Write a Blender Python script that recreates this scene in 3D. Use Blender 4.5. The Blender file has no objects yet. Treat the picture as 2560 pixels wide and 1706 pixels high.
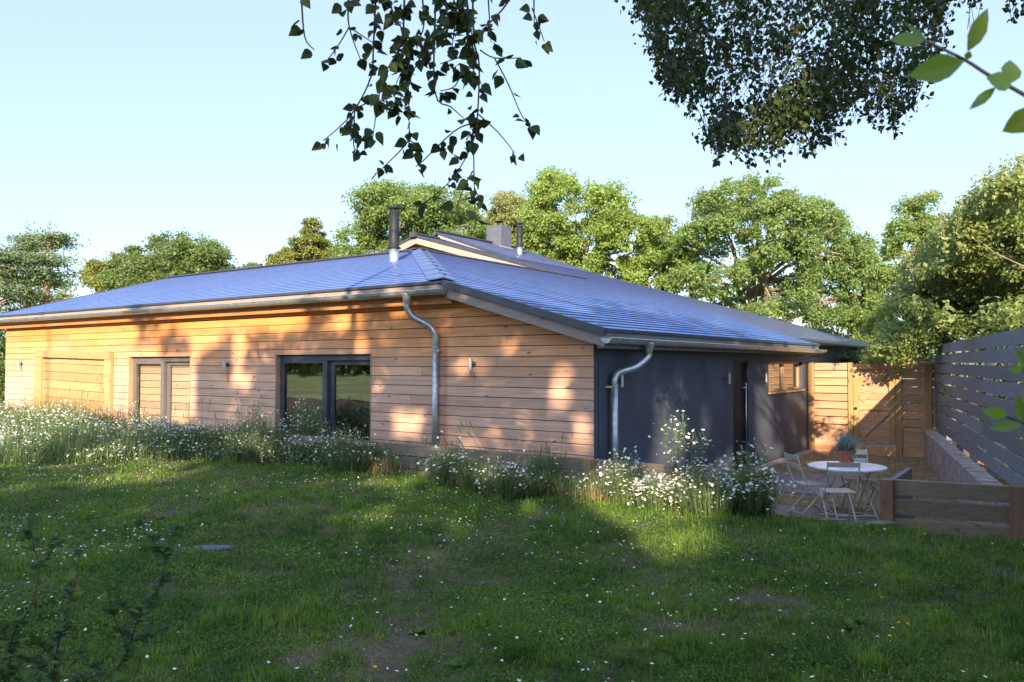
import bpy, math, random
import numpy as np
from math import sin, cos, pi, radians, sqrt, atan2
random.seed(7)
C0 = bpy.context.scene.collection
sc = bpy.context.scene
# ------------------------------------------------------------------ camera, sky, sun, exposure
FPX = 1970.0; PITCH = math.atan(55/FPX); YAW = radians(35.4); CAMH = 2.2
cd = bpy.data.cameras.new("camera"); cam = bpy.data.objects.new("camera", cd); C0.objects.link(cam)
cam.location = (0, 0, CAMH); cam.rotation_euler = (pi/2+PITCH, 0, YAW)
cd.sensor_width = 36; cd.lens = FPX/2560*36; cd.clip_end = 3000; cd.clip_start = .05
cd.dof.use_dof = True; cd.dof.focus_distance = 10.5; cd.dof.aperture_fstop = 8
sc.camera = cam
SUN_EL = radians(19); SUN_AZ = (0.5, -0.8660254)          # towards the sun
SD = np.array([SUN_AZ[0]*cos(SUN_EL), SUN_AZ[1]*cos(SUN_EL), sin(SUN_EL)])
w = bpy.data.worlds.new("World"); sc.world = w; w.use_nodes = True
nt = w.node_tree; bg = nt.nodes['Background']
sky = nt.nodes.new('ShaderNodeTexSky'); sky.sky_type = 'NISHITA'; sky.sun_disc = False
sky.sun_elevation = SUN_EL; sky.sun_rotation = math.atan2(SUN_AZ[0], SUN_AZ[1])
sky.altitude = 50; sky.air_density = 1.0; sky.dust_density = 0.25; sky.ozone_density = 1.6
nn_ = nt.nodes.new; lk = nt.links.new
def _vm(op, a, b=None):
    n = nn_('ShaderNodeVectorMath'); n.operation = op
    for k, v in enumerate((a, b)):
        if v is None: continue
        if hasattr(v, 'links'): lk(v, n.inputs[k])
        else: n.inputs[k].default_value = v
    return n
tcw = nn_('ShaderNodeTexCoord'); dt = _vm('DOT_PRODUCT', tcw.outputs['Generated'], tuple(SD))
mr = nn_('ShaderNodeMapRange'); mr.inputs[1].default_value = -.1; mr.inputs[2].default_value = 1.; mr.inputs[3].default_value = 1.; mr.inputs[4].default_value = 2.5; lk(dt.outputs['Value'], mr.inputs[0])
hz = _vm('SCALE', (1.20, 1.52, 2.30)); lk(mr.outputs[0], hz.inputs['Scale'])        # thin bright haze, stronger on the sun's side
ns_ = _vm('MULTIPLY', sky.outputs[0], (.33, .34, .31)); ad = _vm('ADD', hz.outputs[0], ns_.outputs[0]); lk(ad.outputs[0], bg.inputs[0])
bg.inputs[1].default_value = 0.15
sl = bpy.data.lights.new("sun", 'SUN'); so = bpy.data.objects.new("sun", sl); C0.objects.link(so)
sl.energy = 5.0; sl.angle = radians(0.55); sl.color = (1.0, .82, .60)
from mathutils import Vector
so.rotation_euler = Vector(SD).to_track_quat('Z', 'Y').to_euler(); so.location = (10, -20, 20)
sc.view_settings.view_transform = 'Standard'; sc.view_settings.look = 'None'
sc.view_settings.exposure = 1.3; sc.view_settings.gamma = 1
sc.cycles.max_bounces = 6; sc.cycles.transparent_max_bounces = 8
sc.cycles.sample_clamp_indirect = 6

_F0 = np.array([-sin(YAW), cos(YAW), 0]); _R = np.array([cos(YAW), sin(YAW), 0]); _Z = np.array([0, 0, 1.])
_F = _F0*cos(PITCH)+_Z*sin(PITCH); _U = _Z*cos(PITCH)-_F0*sin(PITCH); CAM = np.array([0, 0, CAMH])
def P(px, py, x=None, y=None, z=None, pl=None, d=None):
    """direction through a photograph pixel met with a world plane (or a distance): a survey of where things stand"""
    r = _F+_R*(px-1280)/FPX-_U*(py-853)/FPX
    if x is not None: t = x/r[0]
    elif y is not None: t = y/r[1]
    elif z is not None: t = (z-CAMH)/r[2]
    elif d is not None: t = d
    else: t = (pl[1]-pl[0]@CAM)/(pl[0]@r)
    return CAM+r*t
# ------------------------------------------------------------------ helpers
def empty(name, loc, label=None, cat=None, group=None, kind=None):
    o = bpy.data.objects.new(name, None); C0.objects.link(o); o.location = [float(c) for c in loc]; o.empty_display_size = .2
    return tag(o, label, cat, group, kind)
def tag(o, label=None, cat=None, group=None, kind=None):
    if label: o['label'] = label
    if cat: o['category'] = cat
    if group: o['group'] = group
    if kind: o['kind'] = kind
    return o
def rootloc(p):
    return np.array(p.location) if p is not None else np.zeros(3)
def gather(o):
    r = np.zeros(3)
    while o is not None: r = r+np.array(o.location); o = o.parent
    return r
def nmesh(name, V, Fs, mat, parent=None, tint=None, smooth=False):
    """V (n,3); Fs list of int arrays (m,k); one mesh object"""
    V = np.asarray(V, dtype=np.float32)
    if parent is not None: V = V-gather(parent).astype(np.float32)
    me = bpy.data.meshes.new(name); me.vertices.add(len(V)); me.vertices.foreach_set('co', V.ravel())
    Fs = [np.asarray(f, dtype=np.int32) for f in Fs if len(f)]
    nl = sum(f.size for f in Fs); npoly = sum(len(f) for f in Fs)
    me.loops.add(nl); me.polygons.add(npoly)
    me.loops.foreach_set('vertex_index', np.concatenate([f.ravel() for f in Fs]))
    tot = np.concatenate([np.full(len(f), f.shape[1]) for f in Fs]).astype(np.int32)
    st = np.concatenate([[0], np.cumsum(tot)[:-1]]).astype(np.int32)
    me.polygons.foreach_set('loop_start', st); me.polygons.foreach_set('loop_total', tot)
    me.polygons.foreach_set('use_smooth', np.full(npoly, bool(smooth)))
    me.update(calc_edges=True)
    if tint is not None:
        a = me.color_attributes.new('tint', 'FLOAT_COLOR', 'POINT'); t = np.ones((len(V), 4), np.float32); t[:, :tint.shape[1]] = tint
        a.data.foreach_set('color', t.ravel())
    me.materials.append(mat); me.validate()
    o = bpy.data.objects.new(name, me); C0.objects.link(o); o.parent = parent
    return o
class MB:
    def __init__(s): s.v = []; s.f = {}; s.t = []; s.n = 0
    def add(s, V, F, t=None):
        V = np.asarray(V, float); s.v.append(V)
        if t is None: t = np.random.rand(3)
        s.t.append(np.tile(np.asarray(t, float), (len(V), 1)))
        for f in F: s.f.setdefault(len(f), []).append([i+s.n for i in f])
        s.n += len(V); return s
    def hexa(s, b, t, tn=None):
        """b,t four corners bottom / top (same winding)"""
        return s.add(list(b)+list(t), [(3, 2, 1, 0), (4, 5, 6, 7), (0, 1, 5, 4), (1, 2, 6, 5), (2, 3, 7, 6), (3, 0, 4, 7)], tn)
    def box(s, x0, x1, y0, y1, z0, z1, tn=None):
        return s.hexa([(x0, y0, z0), (x1, y0, z0), (x1, y1, z0), (x0, y1, z0)], [(x0, y0, z1), (x1, y0, z1), (x1, y1, z1), (x0, y1, z1)], tn)
    def beam(s, a, b, wd, ht, side=None, tn=None):
        """rectangular bar from a to b; side = direction of width"""
        a = np.array(a, float); b = np.array(b, float); d = b-a; d /= np.linalg.norm(d)
        if side is None: side = np.cross(d, [0, 0, 1.]) if abs(d[2]) < .95 else np.array([1., 0, 0])
        side = np.array(side, float); side = side-d*(side@d); side /= np.linalg.norm(side); up = np.cross(side, d)
        q = [(-1, -1), (1, -1), (1, 1), (-1, 1)]
        return s.hexa([a+side*wd/2*i+up*ht/2*j for i, j in q], [b+side*wd/2*i+up*ht/2*j for i, j in q], tn)
    def prism(s, poly, ext, tn=None):
        """extrude 3-D polygon by vector ext"""
        p = np.array(poly, float); n = len(p); e = np.array(ext, float)
        F = [tuple(range(n-1, -1, -1)), tuple(range(n, 2*n))]+[(i, (i+1) % n, n+(i+1) % n, n+i) for i in range(n)]
        return s.add(np.vstack([p, p+e]), F, tn)
    def tube(s, pts, rad, n=8, tn=None, cap=True):
        V, F = tubearr(pts, rad, n)
        if cap: F += [tuple(range(n-1, -1, -1)), tuple(range(len(V)-n, len(V)))]
        return s.add(V, F, tn)
    def lathe(s, c, prof, n=24, tn=None):
        c = np.array(c, float); V = []; F = []
        for r, z in prof:
            for i in range(n): V.append(c+[r*cos(2*pi*i/n), r*sin(2*pi*i/n), z])
        for k in range(len(prof)-1):
            for i in range(n): j = (i+1) % n; F.append((k*n+i, k*n+j, (k+1)*n+j, (k+1)*n+i))
        F += [tuple(range(n-1, -1, -1)), tuple(range((len(prof)-1)*n, len(prof)*n))]
        return s.add(V, F, tn)
    def build(s, name, mat, parent=None, smooth=False, bevel=0):
        o = nmesh(name, np.vstack(s.v), [np.array(f) for f in s.f.values()], mat, parent, np.vstack(s.t), smooth)
        if bevel:
            b = o.modifiers.new('bevel', 'BEVEL'); b.width = bevel; b.segments = 2; b.limit_method = 'ANGLE'; b.angle_limit = radians(50)
        return o
def tubearr(pts, rad, n=8):
    pts = [np.array(p, float) for p in pts]; m = len(pts)
    if np.isscalar(rad): rad = [rad]*m
    V = []; F = []; ref = None
    for i, p in enumerate(pts):
        t = pts[min(i+1, m-1)]-pts[max(i-1, 0)]; t = t/(np.linalg.norm(t)+1e-9)
        if ref is None: ref = np.array([1., 0, 0]) if abs(t[0]) < .9 else np.array([0, 1., 0])
        u = ref-t*(ref@t); u /= np.linalg.norm(u)+1e-9; ref = u; vv = np.cross(t, u)
        for k in range(n): V.append(p+(u*cos(2*pi*k/n)+vv*sin(2*pi*k/n))*rad[i])
    for i in range(m-1):
        for k in range(n): j = (k+1) % n; F.append((i*n+k, i*n+j, (i+1)*n+j, (i+1)*n+k))
    return V, F
def smoothpath(pts, sub=5):
    pts = [np.array(p, float) for p in pts]; out = []
    for i in range(len(pts)-1):
        p0 = pts[max(i-1, 0)]; p1 = pts[i]; p2 = pts[i+1]; p3 = pts[min(i+2, len(pts)-1)]
        for k in range(sub):
            t = k/sub; out.append(.5*((2*p1)+(-p0+p2)*t+(2*p0-5*p1+4*p2-p3)*t*t+(-p0+3*p1-3*p2+p3)*t**3))
    out.append(pts[-1]); return out
# ------------------------------------------------------------------ materials
def newmat(name):
    m = bpy.data.materials.new(name); m.use_nodes = True; N = m.node_tree.nodes; L = m.node_tree.links
    return m, N, L, N['Principled BSDF']
def nd(N, t, **k):
    n = N.new(t)
    for a, b in k.items(): setattr(n, a, b)
    return n
def ramp(N, L, src, stops):
    r = N.new('ShaderNodeValToRGB'); L.new(src, r.inputs[0]); e = r.color_ramp.elements
    while len(e) < len(stops): e.new(.5)
    for i, (p, c) in enumerate(stops): e[i].position = p; e[i].color = tuple(c)+(1,) if len(c) == 3 else c
    return r.outputs[0]
def mix(N, L, fac, a, b, mode='MIX'):
    n = N.new('ShaderNodeMix'); n.data_type = 'RGBA'; n.blend_type = mode
    for s, v in ((0, fac), (6, a), (7, b)):
        if hasattr(v, 'is_linked') or hasattr(v, 'links'): L.new(v, n.inputs[s])
        elif s == 0: n.inputs[0].default_value = v
        else: n.inputs[s].default_value = tuple(v)+(1,)
    return n.outputs[2]
def math_(N, L, op, a, b=None, c=None):
    n = N.new('ShaderNodeMath'); n.operation = op
    for i, v in enumerate((a, b, c)):
        if v is None: continue
        if hasattr(v, 'links'): L.new(v, n.inputs[i])
        else: n.inputs[i].default_value = v
    return n.outputs[0]
def noise(N, L, vec, scale, detail=3, rough=.5):
    n = N.new('ShaderNodeTexNoise'); n.inputs['Scale'].default_value = scale; n.inputs['Detail'].default_value = detail
    n.inputs['Roughness'].default_value = rough; L.new(vec, n.inputs['Vector']); return n.outputs[0]
def mapped(N, L, scale, off=None):
    tc = N.new('ShaderNodeTexCoord'); mp = N.new('ShaderNodeMapping'); mp.inputs['Scale'].default_value = scale
    if off is not None:
        v = N.new('ShaderNodeVectorMath'); v.operation = 'ADD'; L.new(tc.outputs['Object'], v.inputs[0]); L.new(off, v.inputs[1]); L.new(v.outputs[0], mp.inputs[0])
    else: L.new(tc.outputs['Object'], mp.inputs[0])
    return mp.outputs[0], tc.outputs['Object']
def bump(N, L, B, h, s, dist=.01):
    b = N.new('ShaderNodeBump'); b.inputs['Strength'].default_value = s; b.inputs['Distance'].default_value = dist
    L.new(h, b.inputs['Height']); L.new(b.outputs[0], B.inputs['Normal'])
def plain(name, col, rough=.5, metal=0, var=.15, scale=6, bmp=0):
    m, N, L, B = newmat(name); v, o = mapped(N, L, (1, 1, 1)); n = noise(N, L, v, scale, 4)
    c = ramp(N, L, n, [(.3, [x*(1-var) for x in col]), (.7, [min(1, x*(1+var)) for x in col])])
    L.new(c, B.inputs['Base Color']); B.inputs['Roughness'].default_value = rough; B.inputs['Metallic'].default_value = metal
    if bmp: bump(N, L, B, noise(N, L, v, scale*8, 3), bmp)
    return m
def wood(name, axis, c_a, c_b, grain=.35, knots=True, weather=None, rough=.65):
    """axis: grain direction 0/1/2; c_a/c_b two board colours; weather=(z_lo, z_hi, colour above)"""
    m, N, L, B = newmat(name); at = nd(N, 'ShaderNodeAttribute', attribute_name='tint'); sep = N.new('ShaderNodeSeparateColor'); L.new(at.outputs['Color'], sep.inputs[0])
    off = N.new('ShaderNodeVectorMath'); off.operation = 'SCALE'; L.new(at.outputs['Color'], off.inputs[0]); off.inputs['Scale'].default_value = 37.
    sca = [22., 22., 22.]; sca[axis] = .9; v, o = mapped(N, L, sca, off.outputs[0])
    g = noise(N, L, v, 1.6, 6, .65)
    base = mix(N, L, sep.outputs[0], c_a, c_b)
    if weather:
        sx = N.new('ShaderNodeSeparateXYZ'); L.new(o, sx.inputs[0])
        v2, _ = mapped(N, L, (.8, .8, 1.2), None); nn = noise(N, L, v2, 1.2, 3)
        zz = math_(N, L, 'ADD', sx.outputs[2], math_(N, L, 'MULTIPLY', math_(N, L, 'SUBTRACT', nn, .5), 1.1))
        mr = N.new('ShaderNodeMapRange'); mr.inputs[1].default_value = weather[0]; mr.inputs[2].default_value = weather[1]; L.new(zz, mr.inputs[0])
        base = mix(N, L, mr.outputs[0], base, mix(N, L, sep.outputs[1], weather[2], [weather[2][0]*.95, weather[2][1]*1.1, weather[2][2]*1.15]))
    if weather:      # rust coloured wash beside the downpipe and under the lamps
        for xc, wd_, zlo, zhi in ((6.47, .085, .4, 2.6), (7.06, .05, 1.9, 2.1), (.79, .05, 1.8, 2.1), (-8.3, .05, 1.8, 2.1)):
            a_ = math_(N, L, 'ABSOLUTE', math_(N, L, 'SUBTRACT', sx.outputs[0], xc)); r_ = N.new('ShaderNodeMapRange'); r_.inputs[1].default_value = wd_; r_.inputs[2].default_value = wd_*.2; r_.inputs[3].default_value = 0; r_.inputs[4].default_value = 1; L.new(a_, r_.inputs[0])
            zc = N.new('ShaderNodeMapRange'); zc.interpolation_type = 'SMOOTHSTEP'; zc.inputs[1].default_value = (zhi-zlo)/2+.1; zc.inputs[2].default_value = (zhi-zlo)/2-.1; L.new(math_(N, L, 'ABSOLUTE', math_(N, L, 'SUBTRACT', sx.outputs[2], (zhi+zlo)/2)), zc.inputs[0])
            base = mix(N, L, math_(N, L, 'MULTIPLY', math_(N, L, 'MULTIPLY', r_.outputs[0], zc.outputs[0]), nn), base, (.42, .13, .035))
    val = math_(N, L, 'MULTIPLY_ADD', sep.outputs[2], .3, .85)
    mr2 = N.new('ShaderNodeMapRange'); mr2.inputs[1].default_value = .3; mr2.inputs[2].default_value = .75; mr2.inputs[3].default_value = 1+grain*.25; mr2.inputs[4].default_value = 1-grain; L.new(g, mr2.inputs[0])
    k = math_(N, L, 'MULTIPLY', mr2.outputs[0], val)
    hs = N.new('ShaderNodeVectorMath'); hs.operation = 'SCALE'; L.new(base, hs.inputs[0]); L.new(k, hs.inputs['Scale'])
    col = hs.outputs[0]
    if knots:
        sk = [5.5, 5.5, 5.5]; sk[axis] = 2.2; vk, _ = mapped(N, L, sk, off.outputs[0])
        vo = nd(N, 'ShaderNodeTexVoronoi'); vo.inputs['Scale'].default_value = 1.0; L.new(vk, vo.inputs['Vector'])
        kn = ramp(N, L, vo.outputs['Distance'], [(.05, (1, 1, 1)), (.12, (0, 0, 0))])
        col = mix(N, L, math_(N, L, 'MULTIPLY', kn, .75), col, (.09, .045, .025))
    L.new(col, B.inputs['Base Color']); B.inputs['Roughness'].default_value = rough; bump(N, L, B, g, .35, .004)
    return m
def leafmat(name, ca, cb, trans=.35, rough=.45, spec=.4, hue=None):
    m, N, L, B = newmat(name); at = nd(N, 'ShaderNodeAttribute', attribute_name='tint'); sep = N.new('ShaderNodeSeparateColor'); L.new(at.outputs['Color'], sep.inputs[0])
    c = mix(N, L, sep.outputs[0], ca, cb); k = math_(N, L, 'MULTIPLY_ADD', sep.outputs[1], .7, .65)
    hs = N.new('ShaderNodeVectorMath'); hs.operation = 'SCALE'; L.new(c, hs.inputs[0]); L.new(k, hs.inputs['Scale'])
    L.new(hs.outputs[0], B.inputs['Base Color']); B.inputs['Roughness'].default_value = rough; B.inputs['Specular IOR Level'].default_value = spec
    tr = N.new('ShaderNodeBsdfTranslucent'); hs2 = N.new('ShaderNodeVectorMath'); hs2.operation = 'MULTIPLY'; L.new(hs.outputs[0], hs2.inputs[0]); hs2.inputs[1].default_value = (1.4, 1.35, .85)
    L.new(hs2.outputs[0], tr.inputs[0]); mx = N.new('ShaderNodeMixShader'); mx.inputs[0].default_value = trans
    L.new(B.outputs[0], mx.inputs[1]); L.new(tr.outputs[0], mx.inputs[2]); L.new(mx.outputs[0], N['Material Output'].inputs[0])
    return m
M = {}
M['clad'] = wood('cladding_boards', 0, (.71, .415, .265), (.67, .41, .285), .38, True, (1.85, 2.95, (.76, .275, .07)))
M['refl_boards'] = wood('reflected_board_wood', 0, (.66, .46, .32), (.60, .43, .32), .3)
M['trimx'] = wood('trim_wood', 0, (.50, .33, .22), (.43, .31, .25), .3)
M['trimz'] = wood('trim_wood_upright', 2, (.50, .30, .16), (.46, .31, .2), .3)
M['barge'] = wood('bargeboard_wood', 0, (.38, .28, .225), (.35, .28, .245), .35)
M['fresh'] = wood('fresh_orange_wood', 0, (.50, .21, .07), (.46, .22, .08), .3)
M['doorw'] = wood('boarded_door_wood', 0, (.56, .29, .12), (.52, .28, .12), .3)
M['gate'] = wood('gate_wood', 0, (.60, .29, .13), (.54, .31, .18), .38)
M['gatez'] = wood('gate_post_wood', 2, (.42, .25, .10), (.38, .24, .09), .35)
M['sleep'] = wood('sleeper_wood', 0, (.25, .20, .14), (.20, .16, .11), .38)
M['sleep2'] = wood('dark_sleeper_wood', 0, (.26, .185, .12), (.22, .165, .11), .42)
M['sleepy'] = wood('sleeper_wood_return', 1, (.20, .18, .17), (.16, .15, .15), .35)
M['spost'] = wood('sleeper_post', 2, (.23, .125, .065), (.20, .11, .06), .35)
M['fence'] = wood('dark_stained_fence', 1, (.20, .21, .235), (.15, .158, .18), .55, False)
M['render'] = plain('dark_render', (.058, .067, .092), .75, 0, .22, 1.6, .25)
M['frame'] = plain('grey_window_frame', (.045, .055, .07), .4)
M['frame1'] = plain('bronze_window_frame', (.13, .115, .11), .35)
M['zinc'] = plain('galvanised_steel', (.42, .45, .46), .38, .7, .22, 14, .05)
M['steel'] = plain('brushed_steel', (.5, .5, .5), .4, .7)
M['black'] = plain('black_enamel', (.008, .008, .011), .62)
M['darkmetal'] = plain('dark_grey_metal_trim', (.06, .065, .08), .4, .3)
M['chim'] = plain('grey_chimney_render', (.085, .09, .12), .85)
M['lead'] = plain('flashing', (.3, .3, .31), .6)
M['dark'] = plain('dark_interior', (.015, .014, .013), .9)
M['white'] = plain('white_enamel', (.72, .73, .78), .3)
M['cream'] = plain('cream_paint', (.50, .46, .38), .5, 0, .1, 20)
M['terra'] = plain('terracotta_glaze', (.42, .09, .04), .35, 0, .2, 12)
M['soil'] = plain('soil', (.05, .035, .025), .95)
M['curtain'] = plain('curtain_cloth', (.50, .40, .15), .9)
M['bark'] = plain('bark', (.20, .16, .115), .9, 0, .35, 5, .5)
M['pinebark'] = plain('orange_pine_bark', (.36, .19, .11), .9, 0, .35, 5, .5)
M['birchtwig'] = plain('birch_twig', (.05, .03, .025), .7)
M['brick'] = None
def roofmat():
    m, N, L, B = newmat('solar_slate'); at = nd(N, 'ShaderNodeAttribute', attribute_name='tint'); sep = N.new('ShaderNodeSeparateColor'); L.new(at.outputs['Color'], sep.inputs[0])
    c = mix(N, L, sep.outputs[0], (.12, .265, .72), (.14, .29, .76))
    c = mix(N, L, sep.outputs[2], c, (.22, .21, .21))
    L.new(c, B.inputs['Base Color']); rr = math_(N, L, 'MULTIPLY_ADD', sep.outputs[1], .06, .20); L.new(rr, B.inputs['Roughness'])
    B.inputs['Specular IOR Level'].default_value = .85
    return m
M['slate'] = roofmat(); M['slate_edge_shadow'] = plain('slate_edge_shadow', (.04, .055, .13), .6)  # dark edge colour paints the shadow line under each slate course
M['caps'] = plain('hip_capping', (.07, .11, .26), .34, 0, .12, 9)
def glassmat(name='window_glass', ior=1.7):
    m, N, L, B = newmat(name); N.remove(B); g = N.new('ShaderNodeBsdfGlossy'); g.inputs['Roughness'].default_value = .012; g.inputs[0].default_value = (.95, .95, .95, 1)
    t = N.new('ShaderNodeBsdfTransparent'); t.inputs[0].default_value = (.82, .86, .84, 1); f = N.new('ShaderNodeFresnel'); f.inputs[0].default_value = ior
    v, o = mapped(N, L, (1, 1, 1)); b = N.new('ShaderNodeBump'); b.inputs['Strength'].default_value = .25; b.inputs['Distance'].default_value = .004; L.new(noise(N, L, v, 2.2, 1), b.inputs['Height']); L.new(b.outputs[0], g.inputs['Normal'])
    mx = N.new('ShaderNodeMixShader'); L.new(f.outputs[0], mx.inputs[0]); L.new(t.outputs[0], mx.inputs[1]); L.new(g.outputs[0], mx.inputs[2]); L.new(mx.outputs[0], N['Material Output'].inputs[0])
    return m
M['glass'] = glassmat('window_glass', 2.9); M['glass1'] = glassmat('window_glass_pale', 1.6)
def groundmat(name, cols, scales=(1.2, 30), rough=.95, bmp=.6, bd=.03):
    m, N, L, B = newmat(name); v, o = mapped(N, L, (1, 1, 1)); a = noise(N, L, v, scales[0], 4); b = noise(N, L, v, scales[1], 5, .7)
    c = ramp(N, L, math_(N, L, 'MULTIPLY_ADD', b, .5, math_(N, L, 'MULTIPLY', a, .5)), [(.36, cols[0]), (.5, cols[1]), (.64, cols[2])])
    L.new(c, B.inputs['Base Color']); B.inputs['Roughness'].default_value = rough; bump(N, L, B, b, bmp, bd); return m
M['lawn'] = groundmat('lawn_soil', [(.04, .034, .016), (.07, .052, .026), (.17, .11, .07)])
M['field'] = groundmat('meadow', [(.09, .14, .03), (.18, .23, .05), (.36, .36, .2)], (.15, 6))
M['paving'] = groundmat('sandstone_paving', [(.15, .11, .11), (.19, .145, .14), (.24, .18, .165)], (1.5, 12), .8, .15, .01)
M['gravel'] = groundmat('gravel_bed', [(.10, .06, .03), (.22, .14, .07), (.34, .23, .12)], (3, 60), .9, 1, .02)
def brickmat():
    m, N, L, B = newmat('whitewashed_brick'); v, o = mapped(N, L, (1, 1, 1)); a = noise(N, L, v, 6, 5, .7); b = noise(N, L, v, 50, 3)
    c = ramp(N, L, a, [(.35, (.24, .15, .12)), (.5, (.34, .26, .235)), (.65, (.46, .42, .42))]); L.new(c, B.inputs['Base Color']); B.inputs['Roughness'].default_value = .9; bump(N, L, B, b, .5, .01); return m
M['brick'] = brickmat()
# ------------------------------------------------------------------ setting: ground, lawn, patio
def sheet(name, pts, z, mat, th=0):
    mb = MB(); mb.prism([(x, y, z) for x, y in pts], (0, 0, -max(th, .02))); o = mb.build(name, mat); o['kind'] = 'structure'; return o
def gridsheet(name, x0, x1, y0, y1, n, m, zf, mat, keep=None):
    xs = np.linspace(x0, x1, n); ys = np.linspace(y0, y1, m); X, Y = np.meshgrid(xs, ys); Zz = zf(X, Y)
    V = np.stack([X, Y, Zz], -1).reshape(-1, 3); i = np.arange(n-1); j = np.arange(m-1); I, J = np.meshgrid(i, j); a = (J*n+I).ravel()
    F = np.stack([a, a+1, a+n+1, a+n], 1)
    if keep is not None: c = V[F].mean(1); F = F[keep(c[:, 0], c[:, 1])]
    o = nmesh(name, V, [F], mat, None, None, True); o['kind'] = 'structure'; return o
def lawn_z(X, Y):
    b = .035*np.sin(X*1.1+.6*Y)+.03*np.sin(Y*1.7-X*.5)+.02*np.sin(3.1*X+2.3*Y)
    return .48+b*np.clip((8.8-Y)/2, 0, 1)
o = gridsheet('meadow', -900, 900, -900, 900, 61, 61, lambda X, Y: -.06+0*X+np.clip((np.hypot(X, Y)-120)/700, 0, 1)**1.5*22*(np.sin(X*.006+1)*.4+.7), M['field'])
gridsheet('lawn', -60, 30, -6, 9.02, 260, 110, lawn_z, M['lawn'])
gridsheet('field', -90, 60, -110, -6, 60, 50, lambda X, Y: .48+0*X, M['field'])
sheet('gravel_yard', [(-26, 9.0), (3, 9.0), (3, 34), (-26, 34)], 0, M['gravel'])
def paving(name, x0, x1, y0, y1):
    mb = MB(); x = x0
    while x < x1-.1:
        wx = min(.6, x1-x); y = y0
        while y < y1-.05:
            wy = min(.45+.15*random.random(), y1-y); mb.box(x+.006, x+wx-.006, y+.006, y+wy-.006, .0, .028+random.random()*.003); y += wy
        x += wx
    o = mb.build(name, M['paving'], None); o['kind'] = 'structure'
paving('paving', -5.1, -1.75, 9.2, 12.3)
paving('paving', -5.1, -3.35, 13.6, 16.1)
# ------------------------------------------------------------------ the house
YA = 9.62; XB = -5.425; OV = .3; YE = YA-OV; XE = XB+OV-.0; MS = .289
XE = -5.118; ZE = 2.656; XH = -7.944; ZL = 3.473; YR = 14.6; XR = XH-(YR-YE); ZR = ZL+MS*(YR-YE)
YG = 22.9; XM = -20.9; ZM = ZE+MS*(XE-XM); YF = 30.4; XE2 = -5.75; XL = -24.3
nR = (np.array([MS, 0, 1.]), ZE+MS*XE); nL = (np.array([0, -MS, 1.]), ZL-MS*YE)
zR = lambda x: ZE+MS*(XE-x)
zL = lambda y: ZL+MS*(y-YE)
house = empty('house', (-14.6, YA, 0), 'long single storey timber clad house with blue slate roof', 'house')
def clip_poly(poly, nx, nz, c):   # keep nx*x+nz*z<=c   (2-D points)
    out = []
    for i in range(len(poly)):
        a = poly[i]; b = poly[(i+1) % len(poly)]; da = nx*a[0]+nz*a[1]-c; db = nx*b[0]+nz*b[1]-c
        if da <= 0: out.append(a)
        if da*db < 0: t = da/(da-db); out.append((a[0]+(b[0]-a[0])*t, a[1]+(b[1]-a[1])*t))
    return out
OPEN = [(-17.55, -15.11, 0.1, 2.36), (-12.33, -9.77, .1, 2.375)]
mb = MB(); pitch = .155; gap = .011; k = -15
while True:
    z0 = 2.306+k*pitch; z1 = z0+pitch-gap; k += 1
    if z0 < -.1: continue
    if z0 > 3.3: break
    x = -23.9; rj = random.Random(k*7)
    joints = [-23.9]
    while joints[-1] < XB: joints.append(joints[-1]+rj.uniform(3.4, 4.8))
    joints[-1] = XB-.0
    if len(joints) > 2 and joints[-1]-joints[-2] < .5: joints.pop(-2)
    for a, b in zip(joints[:-1], joints[1:]):
        b2 = b-.003; tn = np.random.rand(3)
        segs = [(a, b2, z0, z1)]
        for (u0, u1, v0, v1) in OPEN:
            ns = []
            for (s0, s1, t0, t1) in segs:
                if s1 <= u0 or s0 >= u1 or t0 >= v1 or t1 <= v0: ns.append((s0, s1, t0, t1)); continue
                if s0 < u0: ns.append((s0, u0, t0, t1))
                if s1 > u1: ns.append((u1, s1, t0, t1))
                if t1 > v1 and v1 > t0: ns.append((max(s0, u0), min(s1, u1), v1, t1))
            segs = ns
        for s0, s1, t0, t1 in segs:
            if s1-s0 < .01 or t1-t0 < .008: continue
            poly = [(s0, t0), (s1, t0), (s1, t1), (s0, t1)]
            poly = clip_poly(poly, MS, 1, ZE+MS*XE-.13); poly = clip_poly(poly, 0, 1, 3.30)
            if len(poly) < 3: continue
            mb.prism([(p[0], YA-.022, p[1]) for p in poly], (0, .022, 0), tn)
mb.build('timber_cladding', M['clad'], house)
# core walls (dark membrane behind the boards, then the rendered wall)
mb = MB()
def wallA(x0, x1, z0, z1):
    poly = clip_poly(clip_poly([(x0, z0), (x1, z0), (x1, z1), (x0, z1)], MS, 1, ZE+MS*XE-.12), 0, 1, 3.3)
    mb.prism([(p[0], YA+.004, p[1]) for p in poly], (0, .16, 0))
xs = [-23.88, OPEN[0][0], OPEN[0][1], OPEN[1][0], OPEN[1][1], XB-.02]
wallA(xs[0], xs[1], -.1, 3.4); wallA(xs[2], xs[3], -.1, 3.4); wallA(xs[4], xs[5], -.1, 3.4)
for u in OPEN: wallA(u[0], u[1], u[3], 3.4)
mb.box(-23.88, -23.7, YA+.17, 20, -.1, 3.3)
mb.build('membrane_wall', M['dark'], house)
mb = MB(); BD = (15.11, 16.0, 2.25); BW = (17.33, 20.0, 1.56, 2.225)
def wB(y0, y1, z0, z1): mb.box(XB-.25, XB, y0, y1, z0, z1)
wB(YA-.02, BD[0], .04, 2.62); wB(BD[0], BD[1], BD[2], 2.62); wB(BD[1], BW[0], .04, 2.62); wB(BW[0], BW[1], .04, BW[2]); wB(BW[0], BW[1], BW[3], 2.62); wB(BW[1], 20.75, .04, 2.62)
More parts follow.
